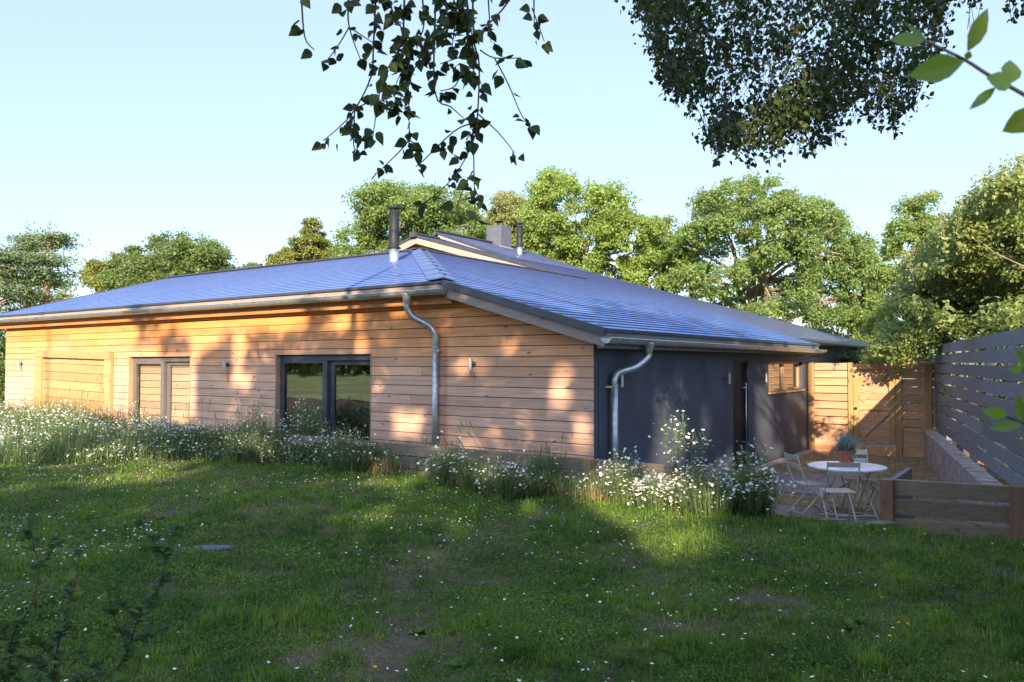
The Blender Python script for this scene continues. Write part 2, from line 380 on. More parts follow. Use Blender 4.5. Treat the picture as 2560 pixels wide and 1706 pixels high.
MB().box(-6.35, -6.1, 20.76, YF-.3, .04, 2.75).build('rear_wall', M['black'], house)
mb.box(XB-.25, XB, YA+.1, YA+.11, .04, 2.5)
mb.build('rendered_wall', M['render'], house)
MB().box(XB-.2, XB+.22, YA-.1, 20.4, -.05, .036).build('plinth_edging', M['brick'], house)
mb = MB(); mb.box(XB-3.0, XB-2.9, YA+.2, 20.7, 0, 2.5); mb.box(-18.5, -9.2, YA+2.6, YA+2.7, 0, 3.2); mb.box(-18.5, -9, YA+.2, YA+2.6, .02, .08); mb.box(-18.5, -9, YA+.2, YA+2.6, 2.75, 2.85); mb.build('interior', M['dark'], house)
# windows on the timber wall
def reveal(u, dep, mat, parent):
    mb = MB(); t = .02; x0, x1, z0, z1 = u
    mb.box(x0, x0+t, YA-.03, YA+dep, z0, z1); mb.box(x1-t, x1, YA-.03, YA+dep, z0, z1); mb.box(x0+t, x1-t, YA-.031, YA+dep, z1-t, z1)
    return mb.build('reveal_lining', mat, parent)
def window(u, fm, split, curtain, board_reflection=False):
    GL = M['glass1'] if board_reflection else M['glass']
    x0, x1, z0, z1 = u; x0 += .03; x1 -= .03; z1 -= .03; ya = YA+.07; xm = x0+(x1-x0)*split
    mb = MB(); fw = .10
    mb.box(x0, x0+fw, ya, ya+.07, z0, z1); mb.box(x1-fw*.35, x1, ya, ya+.07, z0, z1-fw); mb.box(x0+fw, x1, ya+.001, ya+.07, z1-fw, z1); mb.box(xm-.06, xm+.06, ya-.002, ya+.07, z0, z1-fw); mb.box(x0+fw, xm-.06, ya+.002, ya+.068, z1-fw-.05, z1-fw)
    fr = mb.build('window', fm, house, bevel=.004)
    nmesh('pane', [(x0+fw, ya+.035, z0), (xm-.06, ya+.035, z0), (xm-.06, ya+.035, z1-fw-.05), (x0+fw, ya+.035, z1-fw-.05)], [[(0, 1, 2, 3)]], GL, fr)
    yb = ya+.075; mb = MB(); mb.box(xm+.055, xm+.16, yb, yb+.05, z0, z1-fw); mb.box(x1-.06, x1, yb, yb+.05, z0, z1-fw); mb.box(xm+.16, x1-.06, yb+.001, yb+.05, z1-fw-.08, z1-fw)
    mb.build('sliding_sash', fm, fr, bevel=.003)
    nmesh('pane', [(xm+.16, yb+.03, z0), (x1-.06, yb+.03, z0), (x1-.06, yb+.03, z1-fw-.08), (xm+.16, yb+.03, z1-fw-.08)], [[(0, 1, 2, 3)]], GL, fr)
    if curtain:
        V = []; n = 40
        for i in range(n): xx = x0+.15+(i/(n-1))*curtain; V += [(xx, ya+.26+.03*sin(i*1.1), z0), (xx, ya+.26+.03*sin(i*1.1), z1)]
        nmesh('curtain', V, [[(2*i, 2*i+2, 2*i+3, 2*i+1) for i in range(n-1)]], M['curtain'], fr)
    if board_reflection:
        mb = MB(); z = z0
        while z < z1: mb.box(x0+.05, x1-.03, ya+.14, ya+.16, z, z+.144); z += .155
        mb.build('boards_behind_glass', M['refl_boards'], fr)  # boards added behind the glass imitate the reflection of a boarded wall
    return fr
reveal(OPEN[0], .08, M['trimz'], house); reveal(OPEN[1], .08, M['trimz'], house)
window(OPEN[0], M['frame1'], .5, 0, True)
window(OPEN[1], M['frame'], .5, .85)
# sagging boarded door panel at the far end
mb = MB(); sag = lambda x, z: z-.0215*(x+22.0)-.02*0
def sbox(x0, x1, z0, z1, y0=YA-.09, y1=YA-.03, tn=None):
    mb.hexa([(x0, y0, sag(x0, z0)), (x1, y0, sag(x1, z0)), (x1, y1, sag(x1, z0)), (x0, y1, sag(x0, z0))], [(x0, y0, sag(x0, z1)), (x1, y0, sag(x1, z1)), (x1, y1, sag(x1, z1)), (x0, y1, sag(x0, z1))], tn)
z = .1
while z < 2.28: sbox(-21.62, -18.45, z, min(z+.2, 2.30), YA-.07, YA-.03); z += .212
door = mb.build('boarded_door', M['doorw'], house)
mb = MB(); sbox(-22.0, -21.6, .1, 2.36, YA-.11); sbox(-18.47, -18.2, .1, 2.36, YA-.11); sbox(-22.0, -18.2, 2.36, 2.53, YA-.13); mb.build('door_frame', M['doorw'], door, bevel=.004)
# door and window in the rendered wall
mb = MB(); mb.box(XB-.12, XB-.07, BD[0]+.04, BD[1]-.04, .04, BD[2]-.04); d = mb.build('door', M['black'], house)
mb = MB(); mb.box(XB-.16, XB-.03, BD[0]+.001, BD[0]+.05, .04, BD[2]-.001); mb.box(XB-.16, XB-.03, BD[1]-.05, BD[1]-.001, .04, BD[2]-.001); mb.box(XB-.16, XB-.031, BD[0]+.05, BD[1]-.05, BD[2]-.05, BD[2]-.001); mb.build('door_frame', M['black'], d)
mb = MB(); mb.tube([(XB+.035, 15.76, .5), (XB+.035, 15.76, 1.80)], .011, 10); mb.beam((XB-.07, 15.76, .6), (XB+.035, 15.76, .6), .014, .014); mb.beam((XB-.07, 15.76, 1.7), (XB+.035, 15.76, 1.7), .014, .014); mb.build('door_handle', M['steel'], d, True)
y0, y1, z0, z1 = BW; mb = MB(); ym = y0+(y1-y0)*.5
for a, b, c, e in ((y0, y0+.12, z0, z1), (y1-.1, y1, z0, z1), (y0+.12, y1-.1, z1-.05, z1), (y0+.12, y1-.1, z0, z0+.06), (ym-.09, ym+.09, z0+.06, z1-.05)): mb.box(XB-.14, XB-.08, a+.001, b-.001, c+.001, e-.001)
fr = mb.build('window', M['trimz'], house); MB().box(XB-.14, XB+.05, y0-.02, y1+.02, z0-.04, z0+.0).build('sill', M['trimz'], fr)
nmesh('pane', [(XB-.11, y0+.1, z0), (XB-.11, y1-.1, z0), (XB-.11, y1-.1, z1), (XB-.11, y0+.1, z1)], [[(0, 1, 2, 3)]], M['glass'], fr)
mb = MB(); z = z0
while z < z1: mb.box(XB-.24, XB-.22, y0+.02, y1-.02, z, z+.15); z += .165
mb.build('boards_behind_glass', M['gate'], fr)
# wall lamps
def lamp(p, nrm):
    n = np.array(nrm, float); c = np.array(p, float)+n*.09
    mb = MB(); mb.tube([c+[0, 0, -.1], c+[0, 0, .1]], .032, 14); b = mb.build('wall_lamp', M['steel'], house, False)
    mb = MB(); q = np.array(p, float); mb.tube([q, q+n*.012, q+n*.02], [.045, .045, .02], 14); mb.tube([q+n*.02, q+n*.07], .012, 8); mb.build('mount', M['darkmetal'], b)
for p in ((-7.547, YA-.022, 2.18), (-13.815, YA-.022, 2.17), (-22.9, YA-.022, 2.17)): lamp(p, (0, -1, 0))
for p in ((XB, 10.25, 1.95), (XB, 14.64, 1.905), (XB, 16.88, 1.89)): lamp(p, (1, 0, 0))
# ---- roof
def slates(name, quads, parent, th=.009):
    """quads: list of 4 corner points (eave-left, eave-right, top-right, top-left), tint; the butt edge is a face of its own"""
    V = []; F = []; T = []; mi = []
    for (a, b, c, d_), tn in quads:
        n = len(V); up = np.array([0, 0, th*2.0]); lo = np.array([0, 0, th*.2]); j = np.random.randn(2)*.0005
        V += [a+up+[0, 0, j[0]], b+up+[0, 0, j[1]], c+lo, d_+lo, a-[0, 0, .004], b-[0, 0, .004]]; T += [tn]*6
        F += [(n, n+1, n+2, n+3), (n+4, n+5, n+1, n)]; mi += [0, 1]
    o = nmesh(name, np.array(V), [np.array(F)], M['slate'], parent, np.array(T)); o.data.materials.append(M['slate_edge_shadow'])
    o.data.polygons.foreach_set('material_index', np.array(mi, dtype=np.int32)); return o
E_ = .22; cosm = 1/sqrt(1+MS*MS); q = []; ex = E_*cosm
# L plane
kk = 0; yy = YE
while yy < YR-.01:
    y2 = min(yy+ex, YR); xr1 = XH-(yy-YE); xr2 = XH-(y2-YE); x = XL+((kk % 2)*.15); x = XL
    xs_ = [XL]+list(np.arange(XL+.15+.15*(kk % 2), xr2-.02, .3))+[xr1]
    for i in range(len(xs_)-1):
        a, b = xs_[i], xs_[i+1]; last = i == len(xs_)-2; c2 = xr2 if last else b-.003; b1 = xr1 if last else b-.003
        if a > c2: continue
        q.append(((np.array([a, yy, zL(yy)]), np.array([b1, yy, zL(yy)]), np.array([c2, y2, zL(y2)]), np.array([a, y2, zL(y2)])), (random.random(), random.random(), 0.)))
    yy = y2; kk += 1
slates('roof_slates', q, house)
# R plane
q = []; xx = XE; kk = 0
gx0, gy0, gx1, gy1 = -5.9, 20.3, -15.05, 30.4
def greyf(x, y):
    lim = gy0+(y*0)+(gx0-x)*(gy1-gy0)/(gx0-gx1)
    return float(np.clip((y-lim)*1.2+.5, 0, 1))*.8 if y > 20.3 else 0.
while xx > XM+.01:
    x2 = max(xx-ex, XM)
    def ym(x): return (YE+max(0, XH-x)) if x > XR else YG
    a0 = ym(xx); a1 = ym(x2)
    if xx > XR >= x2: a1 = YR+.0; 
    ymax = 20.4 if xx > XE2 else YF
    if x2 <= XR: a0 = a1 = (YG if xx <= XR else YR)
    ys = [a0]+list(np.arange(max(a0, a1)+.15+.15*(kk % 2), ymax-.02, .3))+[ymax]
    for i in range(len(ys)-1):
        a, b = ys[i], ys[i+1]-.003; ta = a1 if i == 0 else a
        q.append(((np.array([xx, a, zR(xx)]), np.array([xx, b, zR(xx)]), np.array([x2, b, zR(x2)]), np.array([x2, ta, zR(x2)])), (random.random(), random.random(), greyf(xx, a))))
    xx = x2; kk += 1
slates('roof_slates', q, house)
# raised upper section with its own verge
q = []; xa = -17.2; za = zR(xa)+.03; zt = 7.50; n = 16
for i in range(n):
    x1 = xa+(XM-xa)*i/n; x2 = xa+(XM-xa)*(i+1)/n; z1 = za+(zt-za)*i/n; z2 = za+(zt-za)*(i+1)/n
    for y in np.arange(24.2, YF, .6): q.append(((np.array([x1, y, z1]), np.array([x1, min(y+.597, YF), z1]), np.array([x2, min(y+.597, YF), z2]), np.array([x2, y, z2])), (random.random(), random.random(), .65)))
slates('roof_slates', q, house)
# under-deck and rear slopes (solid roof body)
mb = MB(); dk = .05
def deck(pts, t=.09): mb.prism([(p[0], p[1], p[2]-.012) for p in pts], (0, 0, -t))
deck([(XL, YE+.02, zL(YE+.02)), (XH, YE+.02, zL(YE+.02)), (XR, YR, ZR), (XL, YR, ZR)])
deck([(XH, YE+.02, zR(XH)), (XE-.02, YE+.02, zR(XE-.02)), (XE-.02, 20.38, zR(XE-.02)), (XR, 20.38, ZR), (XR, YR, ZR)])
deck([(XE2-.02, 20.38, zR(XE2-.02)), (XE2-.02, YF-.02, zR(XE2-.02)), (XR, YF-.02, ZR), (XR, 20.38, ZR)])
deck([(XR, YG+.02, ZR), (XR, YF-.02, ZR), (XM, YF-.02, ZM), (XM, YG+.02, ZM)])
deck([(XM, YG+.02, ZM), (XM, YF-.02, ZM), (XM-14, YF-.02, ZM-14*MS), (XM-14, YG+.02, ZM-14*MS)])
deck([(XL, YR, ZR), (XR, YR, ZR), (XR, YR+6, ZR-6*MS), (XL, YR+6, ZR-6*MS)])
deck([(XR, YR, ZR-.02), (XR, YG, ZR-.02), (XR-6, YG, ZR-6*MS), (XR-6, YR, ZR-6*MS)])
deck([(-17.2, 24.22, zR(-17.2)), (-17.2, YF, zR(-17.2)), (XM, YF, 7.48), (XM, 24.22, 7.48)], .05)
deck([(XM, 24.22, 7.48), (XM, YF, 7.48), (XM-10, YF, 4.6), (XM-10, 24.22, 4.6)], .05)
mb.build('roof_deck', M['darkmetal'], house)
# ridge and verge trims
mb = MB(); mb.beam((XL, YR, ZR+.035), (XR+.2, YR, ZR+.035), .2, .03); mb.build('ridge_capping', M['darkmetal'], house); mb = MB(); mb.beam((XR, YR-.2, ZR+.03), (XR, YG+.02, ZR+.03), .16, .03, (1, 0, 0)); mb.build('ridge_capping', M['darkmetal'], house); mb = MB(); mb.beam((XM, YG-.08, ZM+.05), (XM, 24.2, ZM+.05), .24, .05, (1, 0, 0)); mb.beam((XM, 24.1, 7.56), (XM, YF, 7.54), .24, .05, (1, 0, 0)); mb.beam((XM-.04, YG-.12, ZM-.09), (XM-.04, YG-.12, ZM+.12), .3, .12)
mb.build('ridge_capping', M['darkmetal'], house)
mb = MB()
def vtrim(xa, xb, y, h=.105, off=.055):
    mb.beam((xa, y, zR(xa)-off+.028), (xb, y, zR(xb)-off+.028), .07, h, (0, 1, 0))
vtrim(XH+.02, XE+.03, YE-.012); vtrim(XR+.1, XM, YG-.012); vtrim(XE2, XM, YF+.01)
mb.beam((-17.2, 24.2, zR(-17.2)-.01), (XM, 24.2, 7.47), .06, .08, (0, 1, 0)); mb.beam((XM, YG-.012, ZM-.02), (XM-12, YG-.012, ZM-12*MS-.02), .07, .09, (0, 1, 0)); mb.beam((XM, 24.2, 7.46), (XM-3, 24.2, 7.46-3*MS), .06, .08, (0, 1, 0))
mb.beam((XL, YE, ZL-.03), (XL, YR, ZR-.03), .06, .1, (1, 0, 0))
mb.beam((XL, YE-.01, ZL-.022), (XH+.02, YE-.01, ZL-.022), .03, .028); mb.beam((XE+.005, YE, ZE-.02), (XE+.005, 20.4, ZE-.02), .03, .03); mb.beam((XE2, 20.4, zR(XE2)-.03), (XE2, YF, zR(XE2)-.03), .03, .06)
mb.build('roof_edge_trim', M['darkmetal'], house)
mb = MB()
def barge(xa, xb, y, z_off, h, ybk=.03): mb.hexa([(xa, y, zR(xa)-z_off-h), (xb, y, zR(xb)-z_off-h), (xb, y+ybk, zR(xb)-z_off-h), (xa, y+ybk, zR(xa)-z_off-h)], [(xa, y, zR(xa)-z_off), (xb, y, zR(xb)-z_off), (xb, y+ybk, zR(xb)-z_off), (xa, y+ybk, zR(xa)-z_off)])
barge(XH+.06, XE+.005, YE+.005, .075, .165); mb.build('bargeboard', M['barge'], house); mb = MB(); barge(XR-.6, XM, YG+.005, .075, .26)
mb.hexa([(XM, YG+.005, ZM-.33), (XM-12, YG+.005, ZM-.33-12*MS), (XM-12, YG+.035, ZM-.33-12*MS), (XM, YG+.035, ZM-.33)], [(XM, YG+.005, ZM-.075), (XM-12, YG+.005, ZM-.075-12*MS), (XM-12, YG+.035, ZM-.075-12*MS), (XM, YG+.035, ZM-.075)])
mb.build('bargeboard', M['barge'], house); mb = MB(); mb.hexa([(-17.6, 24.22, zR(-17.6)-.02), (XM, 24.22, 7.27), (XM, 24.25, 7.27), (-17.6, 24.25, zR(-17.6)-.02)], [(-17.6, 24.22, zR(-17.6)+.05), (XM, 24.22, 7.43), (XM, 24.25, 7.43), (-17.6, 24.25, zR(-17.6)+.05)])
mb.build('bargeboard', M['barge'], house)
# soffit + fascia
mb = MB(); mb.box(XL, XH+.1, YE+.01, YE+.035, 3.26, 3.425); mb.build('fascia', M['barge'], house); mb = MB(); mb.box(XL, XH+.1, YE+.10, YE+.14, 3.13, 3.24); mb.box(XL+.01, XH+.1, YE+.036, YA+.02, 3.242, 3.258)
mb.build('soffit', M['fresh'], house)
mb = MB(); mb.box(XE-.03, XE-.005, YE+.04, 20.35, 2.52, 2.615); mb.box(XE-.12, XE-.031, YE+.04, 20.3, 2.40, 2.50); mb.box(XB-.05, XE-.121, YE+.04, 20.3, 2.49, 2.51); mb.build('fascia', M['sleepy'], house)
# soffit under sloping verge and gable boards of upper roof
mb = MB(); mb.hexa([(XH, YE+.04, zR(XH)-.20), (XE, YE+.04, zR(XE)-.20), (XE, YA, zR(XE)-.20), (XH, YA, zR(XH)-.20)], [(XH, YE+.04, zR(XH)-.18), (XE, YE+.04, zR(XE)-.18), (XE, YA, zR(XE)-.18), (XH, YA, zR(XH)-.18)])
mb.build('verge_soffit', M['fresh'], house); mb = MB()
z = 3.2
while z < ZM-.2:
    poly = clip_poly(clip_poly([(XM-12, z), (XR+1, z), (XR+1, z+.15), (XM-12, z+.15)], MS, 1, ZE+MS*XE-.2), -MS, 1, ZM-MS*XM-.2)
    if len(poly) > 2: mb.prism([(p[0], YG+.4, p[1]) for p in poly], (0, .03, 0))
    z += .16
mb.box(XM-.9, XM-.75, YG+.3, YG+.4, 5, ZM-.35); mb.box(XM+.9, XM+1.02, YG+.3, YG+.4, 5, ZM-.55)
mb.build('gable_boards', M['fresh'], house)
# hip capping, overlapping pieces
V = []; F = []; ng = 9; Lh = YR-YE
mb = MB()
for i in range(ng):
    s0 = Lh*i/ng-.06; s1 = Lh*(i+1)/ng+.02; s0 = max(s0, -.12); wd = .23; rise0 = .055; rise1 = .03
    def hp(s, side, r):
        base = np.array([XH-s, YE+s, zR(XH-s)]); n = {0: np.array([0., 0, .012]), 1: np.array([-wd, -wd*0, 0.]), 2: np.array([0., wd*0, 0.])}[0 if side == 0 else 1]
        if side == 0: return base+[0, 0, r+.02]
        if side == -1: p = base+np.array([-wd*1.35, 0, 0]); p[2] = zL(p[1])+r; return p
        p = base+np.array([0, wd*1.35, 0]); p[2] = zR(p[0])+r; return p
    a = [hp(s0, -1, rise0), hp(s0, 0, rise0), hp(s0, 1, rise0)]; b = [hp(s1, -1, rise1), hp(s1, 0, rise1), hp(s1, 1, rise1)]
    dn = np.array([0, 0, -.02]); mb.hexa([a[0]+dn, a[1]+dn, b[1]+dn, b[0]+dn], [a[0], a[1], b[1], b[0]]); mb.hexa([a[1]+dn, a[2]+dn, b[2]+dn, b[1]+dn], [a[1], a[2], b[2], b[1]])
cap = mb.build('hip_capping', M['caps'], house)
for i in range(ng):
    mb = MB(); s = Lh*(i+.15)/ng; p = np.array([XH-s+.0, YE+s+.06, 0]); p[2] = zR(p[0])+.085; mb.tube([p, p+[0, 0, .02]], .022, 8); mb.build('screw', M['black'], cap)
# gutters
def gutter(a, b, r, side, mat, name='gutter'):
    a = np.array(a, float); b = np.array(b, float); d_ = (b-a)/np.linalg.norm(b-a); sd = np.array(side, float); n = 12; mb = MB()
    V = []; F = []
    for p in (a, b):
        for rr in (r, r-.006):
            for i in range(n+1): th = pi+pi*i/n; V.append(p+sd*rr*cos(th)+np.array([0, 0, rr*sin(th)]))
    m = n+1
    for i in range(n): F.append((i, i+1, 2*m+i+1, 2*m+i)); F.append((m+i+1, m+i, 3*m+i, 3*m+i+1))
    mb.add(V, F)
    for p, s in ((a, 1), (b, -1)):
        pts = [p+sd*r*cos(pi+pi*i/n)+np.array([0, 0, r*sin(pi+pi*i/n)]) for i in range(n+1)]; mb.prism(pts, d_*s*.008)
    mb.tube([a+sd*r, b+sd*r], .011, 6)
    g = mb.build(name, mat, house, False)
    ln = np.linalg.norm(b-a); k = int(ln/1.0)
    for j in range(k+1):
        mb = MB(); p = a+d_*(.35+j*(ln-.7)/k)
        pts = [p+sd*(r+.006)*cos(pi+pi*i/n)+np.array([0, 0, (r+.006)*sin(pi+pi*i/n)]) for i in range(n+1)]
        for i in range(n): mb.beam(pts[i], pts[i+1], .022, .005, d_)
        mb.beam(pts[0]+sd*0, pts[0]+np.array([0, 0, .05]), .022, .006, d_)
        mb.build('gutter_bracket', mat, g)
    return g
g = gutter((XL, YE-.075, 3.345), (XH+.09, YE-.075, 3.335), .078, (0, -1, 0), M['zinc'])
gp = (-8.62, YE-.075); mb = MB()
pth = smoothpath([(gp[0], gp[1], 3.30), (gp[0], gp[1], 3.18), (gp[0], gp[1], 3.08), (-8.55, YE-.0, 2.93), (-8.36, YA-.16, 2.80), (-8.27, YA-.1, 2.66), (-8.27, YA-.09, 2.5)], 6)
mb.tube(pth, [.085-.035*min(1, i/9) for i in range(len(pth))], 14); dp = mb.build('downpipe', M['zinc'], house, True)
MB().tube([(-8.27, YA-.09, 2.52), (-8.27, YA-.09, .2)], .052, 16).build('pipe_shaft', M['zinc'], dp, True)
mb = MB(); mb.tube([(-8.27, YA-.09, 2.44), (-8.27, YA-.09, 2.47)], .058, 14); mb.tube([(-8.27, YA-.09, 2.385), (-8.27, YA-.09, 2.40)], .057, 14); mb.box(-8.23, -8.19, YA-.11, YA-.07, 2.37, 2.43); mb.build('pipe_clip', M['steel'], dp)
g2 = gutter((XE+.07, YE-.06, 2.535), (XE+.07, 20.55, 2.515), .075, (1, 0, 0), M['zinc'])
mb = MB(); yo = 10.55
pth = smoothpath([(XE+.07, yo, 2.49), (XE+.07, yo, 2.38), (XE+.06, yo-.02, 2.28), (XE-.03, yo-.22, 2.14), (XB+.12, yo-.44, 2.06), (XB+.09, 10.03, 1.95), (XB+.09, 10.03, 1.8)], 6)
mb.tube(pth, [.085-.035*min(1, i/9) for i in range(len(pth))], 14); dp = mb.build('downpipe', M['zinc'], house, True)
MB().tube([(XB+.09, 10.03, 1.9), (XB+.09, 10.03, .0)], .052, 16).build('pipe_shaft', M['zinc'], dp, True)
mb = MB(); mb.tube([(XB+.09, 10.03, 1.86), (XB+.09, 10.03, 1.88)], .058, 14); mb.beam((XB, 9.93, 1.86), (XB+.09, 9.99, 1.86), .015, .03); mb.build('pipe_clip', M['steel'], dp)
gutter((XE2+.07, 20.6, 2.74), (XE2+.07, YF, 2.72), .065, (1, 0, 0), M['black'])
# flues and chimney
def flue(px, py_base, top_px, r, pl, parent=house):
    b = P(px, py_base, pl=pl); dep = (b-CAM)@_F; h = (py_base-top_px)/FPX*dep
    mb = MB(); mb.lathe(b, [(r*.93, -.3), (r*.93, h*.28)], 20); f = mb.build('flue', M['zinc'], parent, True)
    mb = MB(); mb.lathe(b, [(r*1.35, h*.235), (r*1.35, h*.25), (r*1.02, h*.275), (r*1.02, h*.56), (r*1.05, h*.565), (r*1.02, h*.57), (r*1.02, h*.885), (r*.9, h*.89)], 20); mb.build('flue_pipe', M['black'], f, True)
    mb = MB(); mb.lathe(b, [(r*1.45, h*.945), (r*1.5, h*.95), (r*1.1, h*.98), (r*.4, h*1.0), (.005, h*1.005)], 20)
    for a in range(4): c = b+[r*.8*cos(a*pi/2+.4), r*.8*sin(a*pi/2+.4), 0]; mb.tube([c+[0, 0, h*.87], c+[0, 0, h*.96]], .008, 5)
    mb.build('cowl', M['black'], f, True)
    mb = MB(); c = b+[0, -.0, .0]; s = 1.9*r
    return f
flue(985, 655, 514, .112, nL); m2 = (7.5-za)/(xa-XM); flue(1299, 636, 556, .13, (np.array([m2, 0, 1.]), 7.5+m2*XM))
cb = np.array([-20.75, 28.2, 7.2]); mb = MB(); hs = .40
mb.box(cb[0]-hs, cb[0]+hs, cb[1]-hs, cb[1]+hs, 6.6, 8.28); ch = mb.build('chimney', M['chim'], house, bevel=.02)
mb = MB(); mb.box(cb[0]-hs-.06, cb[0]+hs+.06, cb[1]-hs-.06, cb[1]+hs+.06, 6.6, 7.33); mb.build('flashing', M['lead'], ch)
mb = MB(); mb.lathe(cb+[0, 0, 1.08], [(.2, 0), (.16, .04), (.05, .05), (.05, .2), (.22, .21), (.2, .24), (.04, .27)], 16); mb.build('cowl', M['black'], ch)
# ------------------------------------------------------------------ timber retaining walls
def posts(mb, lst, z0, z1, s=.14):
    for x, y in lst: mb.box(x-s/2, x+s/2, y-s/2, y+s/2, z0, z1)
rw = empty('retaining_wall', (-8, 9.08, 0), 'low retaining wall of grey sleepers behind the daisy clumps', 'retaining wall')
mb = MB()
for x0, x1 in ((-15, -12.05), (-12.04, -8.9), (-8.89, -5.25), (-5.13, -2.9)):
    for r_, (z0, z1) in enumerate(((.76, .94), (.565, .745), (.37, .55), (.0, .355))): mb.box(x0, x1, 9.06, 9.12, z0, z1)
mb.build('sleeper', M['sleep'], rw, bevel=.006)
for x in (-5.2, -11.6): MB().box(x-.065, x+.065, 9.0, 9.059, 0, .945).build('post', M['gatez'], rw, bevel=.006)
MB().box(-2.98, -2.84, 9.0, 9.14, 0, .95).build('post', M['spost'], rw, bevel=.006)
rw = empty('retaining_wall', (-1.1, 9.5, 0), 'low timber wall of two wide sleepers between brown posts, at the right lawn edge', 'retaining wall')
mb = MB(); a = np.array([-1.6, 9.44]); b = np.array([-.55, 9.60])
for z0, z1 in ((.765, .935), (.555, .728), (.38, .515), (0, .36)):
    mb.hexa([(a[0], a[1]-.03, z0), (b[0], b[1]-.03, z0), (b[0], b[1]+.03, z0), (a[0], a[1]+.03, z0)], [(a[0], a[1]-.03, z1), (b[0], b[1]-.03, z1), (b[0], b[1]+.03, z1), (a[0], a[1]+.03, z1)])
mb.build('sleeper', M['sleep2'], rw, bevel=.006)
MB().box(-1.735, -1.6, 9.35, 9.48, 0, .935).build('post', M['spost'], rw, bevel=.008)
MB().box(-.55, -.41, 9.5, 9.64, 0, .95).build('post', M['spost'], rw, bevel=.008)
MB().box(-1.66, -1.6, 9.49, 10.6, .0, .93).build('return_board', M['sleepy'], rw, bevel=.004)
ed = MB(); ed.beam((-2.84, 8.98, .43), (-1.75, 9.02, .43), .09, .1); ed.beam((-1.9, 8.86, .45), (-1.62, 9.36, .45), .16, .09)
tag(ed.build('timber_edging', M['sleep'], None, bevel=.004), 'low timber edging board between lawn and sunken patio', 'edging')
# ------------------------------------------------------------------ timber fence with gate across the yard end
YGt = 20.5; tf = empty('timber_fence', (-4, YGt, 0), 'fresh orange slatted timber fence panels either side of the gate', 'fence')
for i, (xa, xb) in enumerate(((-5.42, -5.28), (-4.47, -4.36), (-3.42, -3.28), (-2.80, -2.66))): MB().box(xa, xb, YGt-.06, YGt+.06, 0, (2.21, 2.21, 2.18, 2.2)[i]).build('post', M['gatez'], tf, bevel=.006)
def slat(xa, xb, ya, n, mat, parent, name='slat_panel', ztop=2.2, gp=.022, zb=0., dy=.02):
    mb = MB(); z = ztop
    while z > zb+.05:
        h = .168; g_ = gp if z > .75 else .002; mb.box(xa, xb, ya, ya+dy, max(z-h, zb), z); z -= h+g_
    return mb.build(name, mat, parent)
slat(-5.275, -4.475, YGt-.01, 12, M['gate'], tf); slat(-3.275, -2.805, YGt-.01, 12, M['gate'], tf); slat(-2.655, -2.3, YGt+.02, 12, M['gate'], tf)
gt = empty('garden_gate', (-3.9, YGt, .2), 'braced timber garden gate with diagonal boards below the tree', 'gate')
slat(-4.35, -3.43, YGt+.0, 12, M['gate'], gt, 'board_panel', 2.17, .004, .27)
for x0, x1 in ((-4.35, -4.23), (-3.56, -3.43)): MB().box(x0, x1, YGt-.04, YGt-.002, .27, 2.18).build('stile', M['gatez'], gt, bevel=.003)
for z0, z1 in ((1.07, 1.24), (.27, .42), (2.04, 2.18)): MB().box(-4.229, -3.561, YGt-.039, YGt-.002, z0, z1).build('rail', M['gate'], gt, bevel=.003)
for z0, z1 in ((1.29, 2.0), (.46, 1.03)): MB().beam((-4.17, YGt-.02, z0), (-3.62, YGt-.02, z1), .034, .14, (0, 1, 0)).build('brace', M['gate'], gt)
MB().tube([(-4.3, YGt-.07, 1.1), (-4.3, YGt-.04, 1.1)], .035, 10).build('latch', M['black'], gt)
MB().box(-4.35, -3.43, YGt-.03, YGt+.03, 0, .2).build('threshold_board', M['gate'], tf)
# ------------------------------------------------------------------ dark boarded fence on the right with low wall
fd = P(2129, 922, d=1.)-CAM; fd[2] = 0; fd /= np.linalg.norm(fd)      # along the fence, away
ff = np.array([-2.60, 20.62, 0]); fn = np.array([fd[1], -fd[0], 0])   # fn points away from yard (+x)
dfn = empty('board_fence', ff-fd*8, 'tall dark weathered horizontal board fence along the right side', 'fence')
for i in range(9):
    zt = 2.60-i*.212; mb = MB(); s = 0.; rj = random.Random(i)
    while s < 18:
        l = 3.6; wob = rj.uniform(-.004, .004)
        for z_, hh in ((zt-.097, .181),): mb.beam(ff-fd*s+np.array([0, 0, z_+wob]), ff-fd*min(s+l-.004, 18.)+np.array([0, 0, z_+wob*.2]), .022, hh, fn)
        s += l
    mb.build('board', M['fence'], dfn)
for k in range(11): p = ff-fd*(k*1.8+.1)+fn*.075; MB().beam(p, p+[0, 0, 2.55], .1, .1, fn).build('post', M['fence'], dfn)
lw = empty('low_wall', ff-fd*6-fn*.2, 'low whitewashed brick wall running along the foot of the dark fence', 'wall')
mb = MB()
def fseg(mb, s0, s1, n0, n1, z0, z1, tn=None):
    c = [ff-fd*s0-fn*n1, ff-fd*s1-fn*n1, ff-fd*s1-fn*n0, ff-fd*s0-fn*n0]; mb.hexa([x+[0, 0, z0] for x in c], [x+[0, 0, z1] for x in c], tn)
fseg(mb, -.2, 10.5, .03, .25, 0, .60); mb.build('wall_body', M['brick'], lw)
mb = MB(); s = -.2
while s < 10.4: fseg(mb, s, s+.205, .0+.03, .27, .601, .66+random.uniform(-.004, .004)); s += .215
mb.build('brick_coping', M['brick'], lw, bevel=.008)
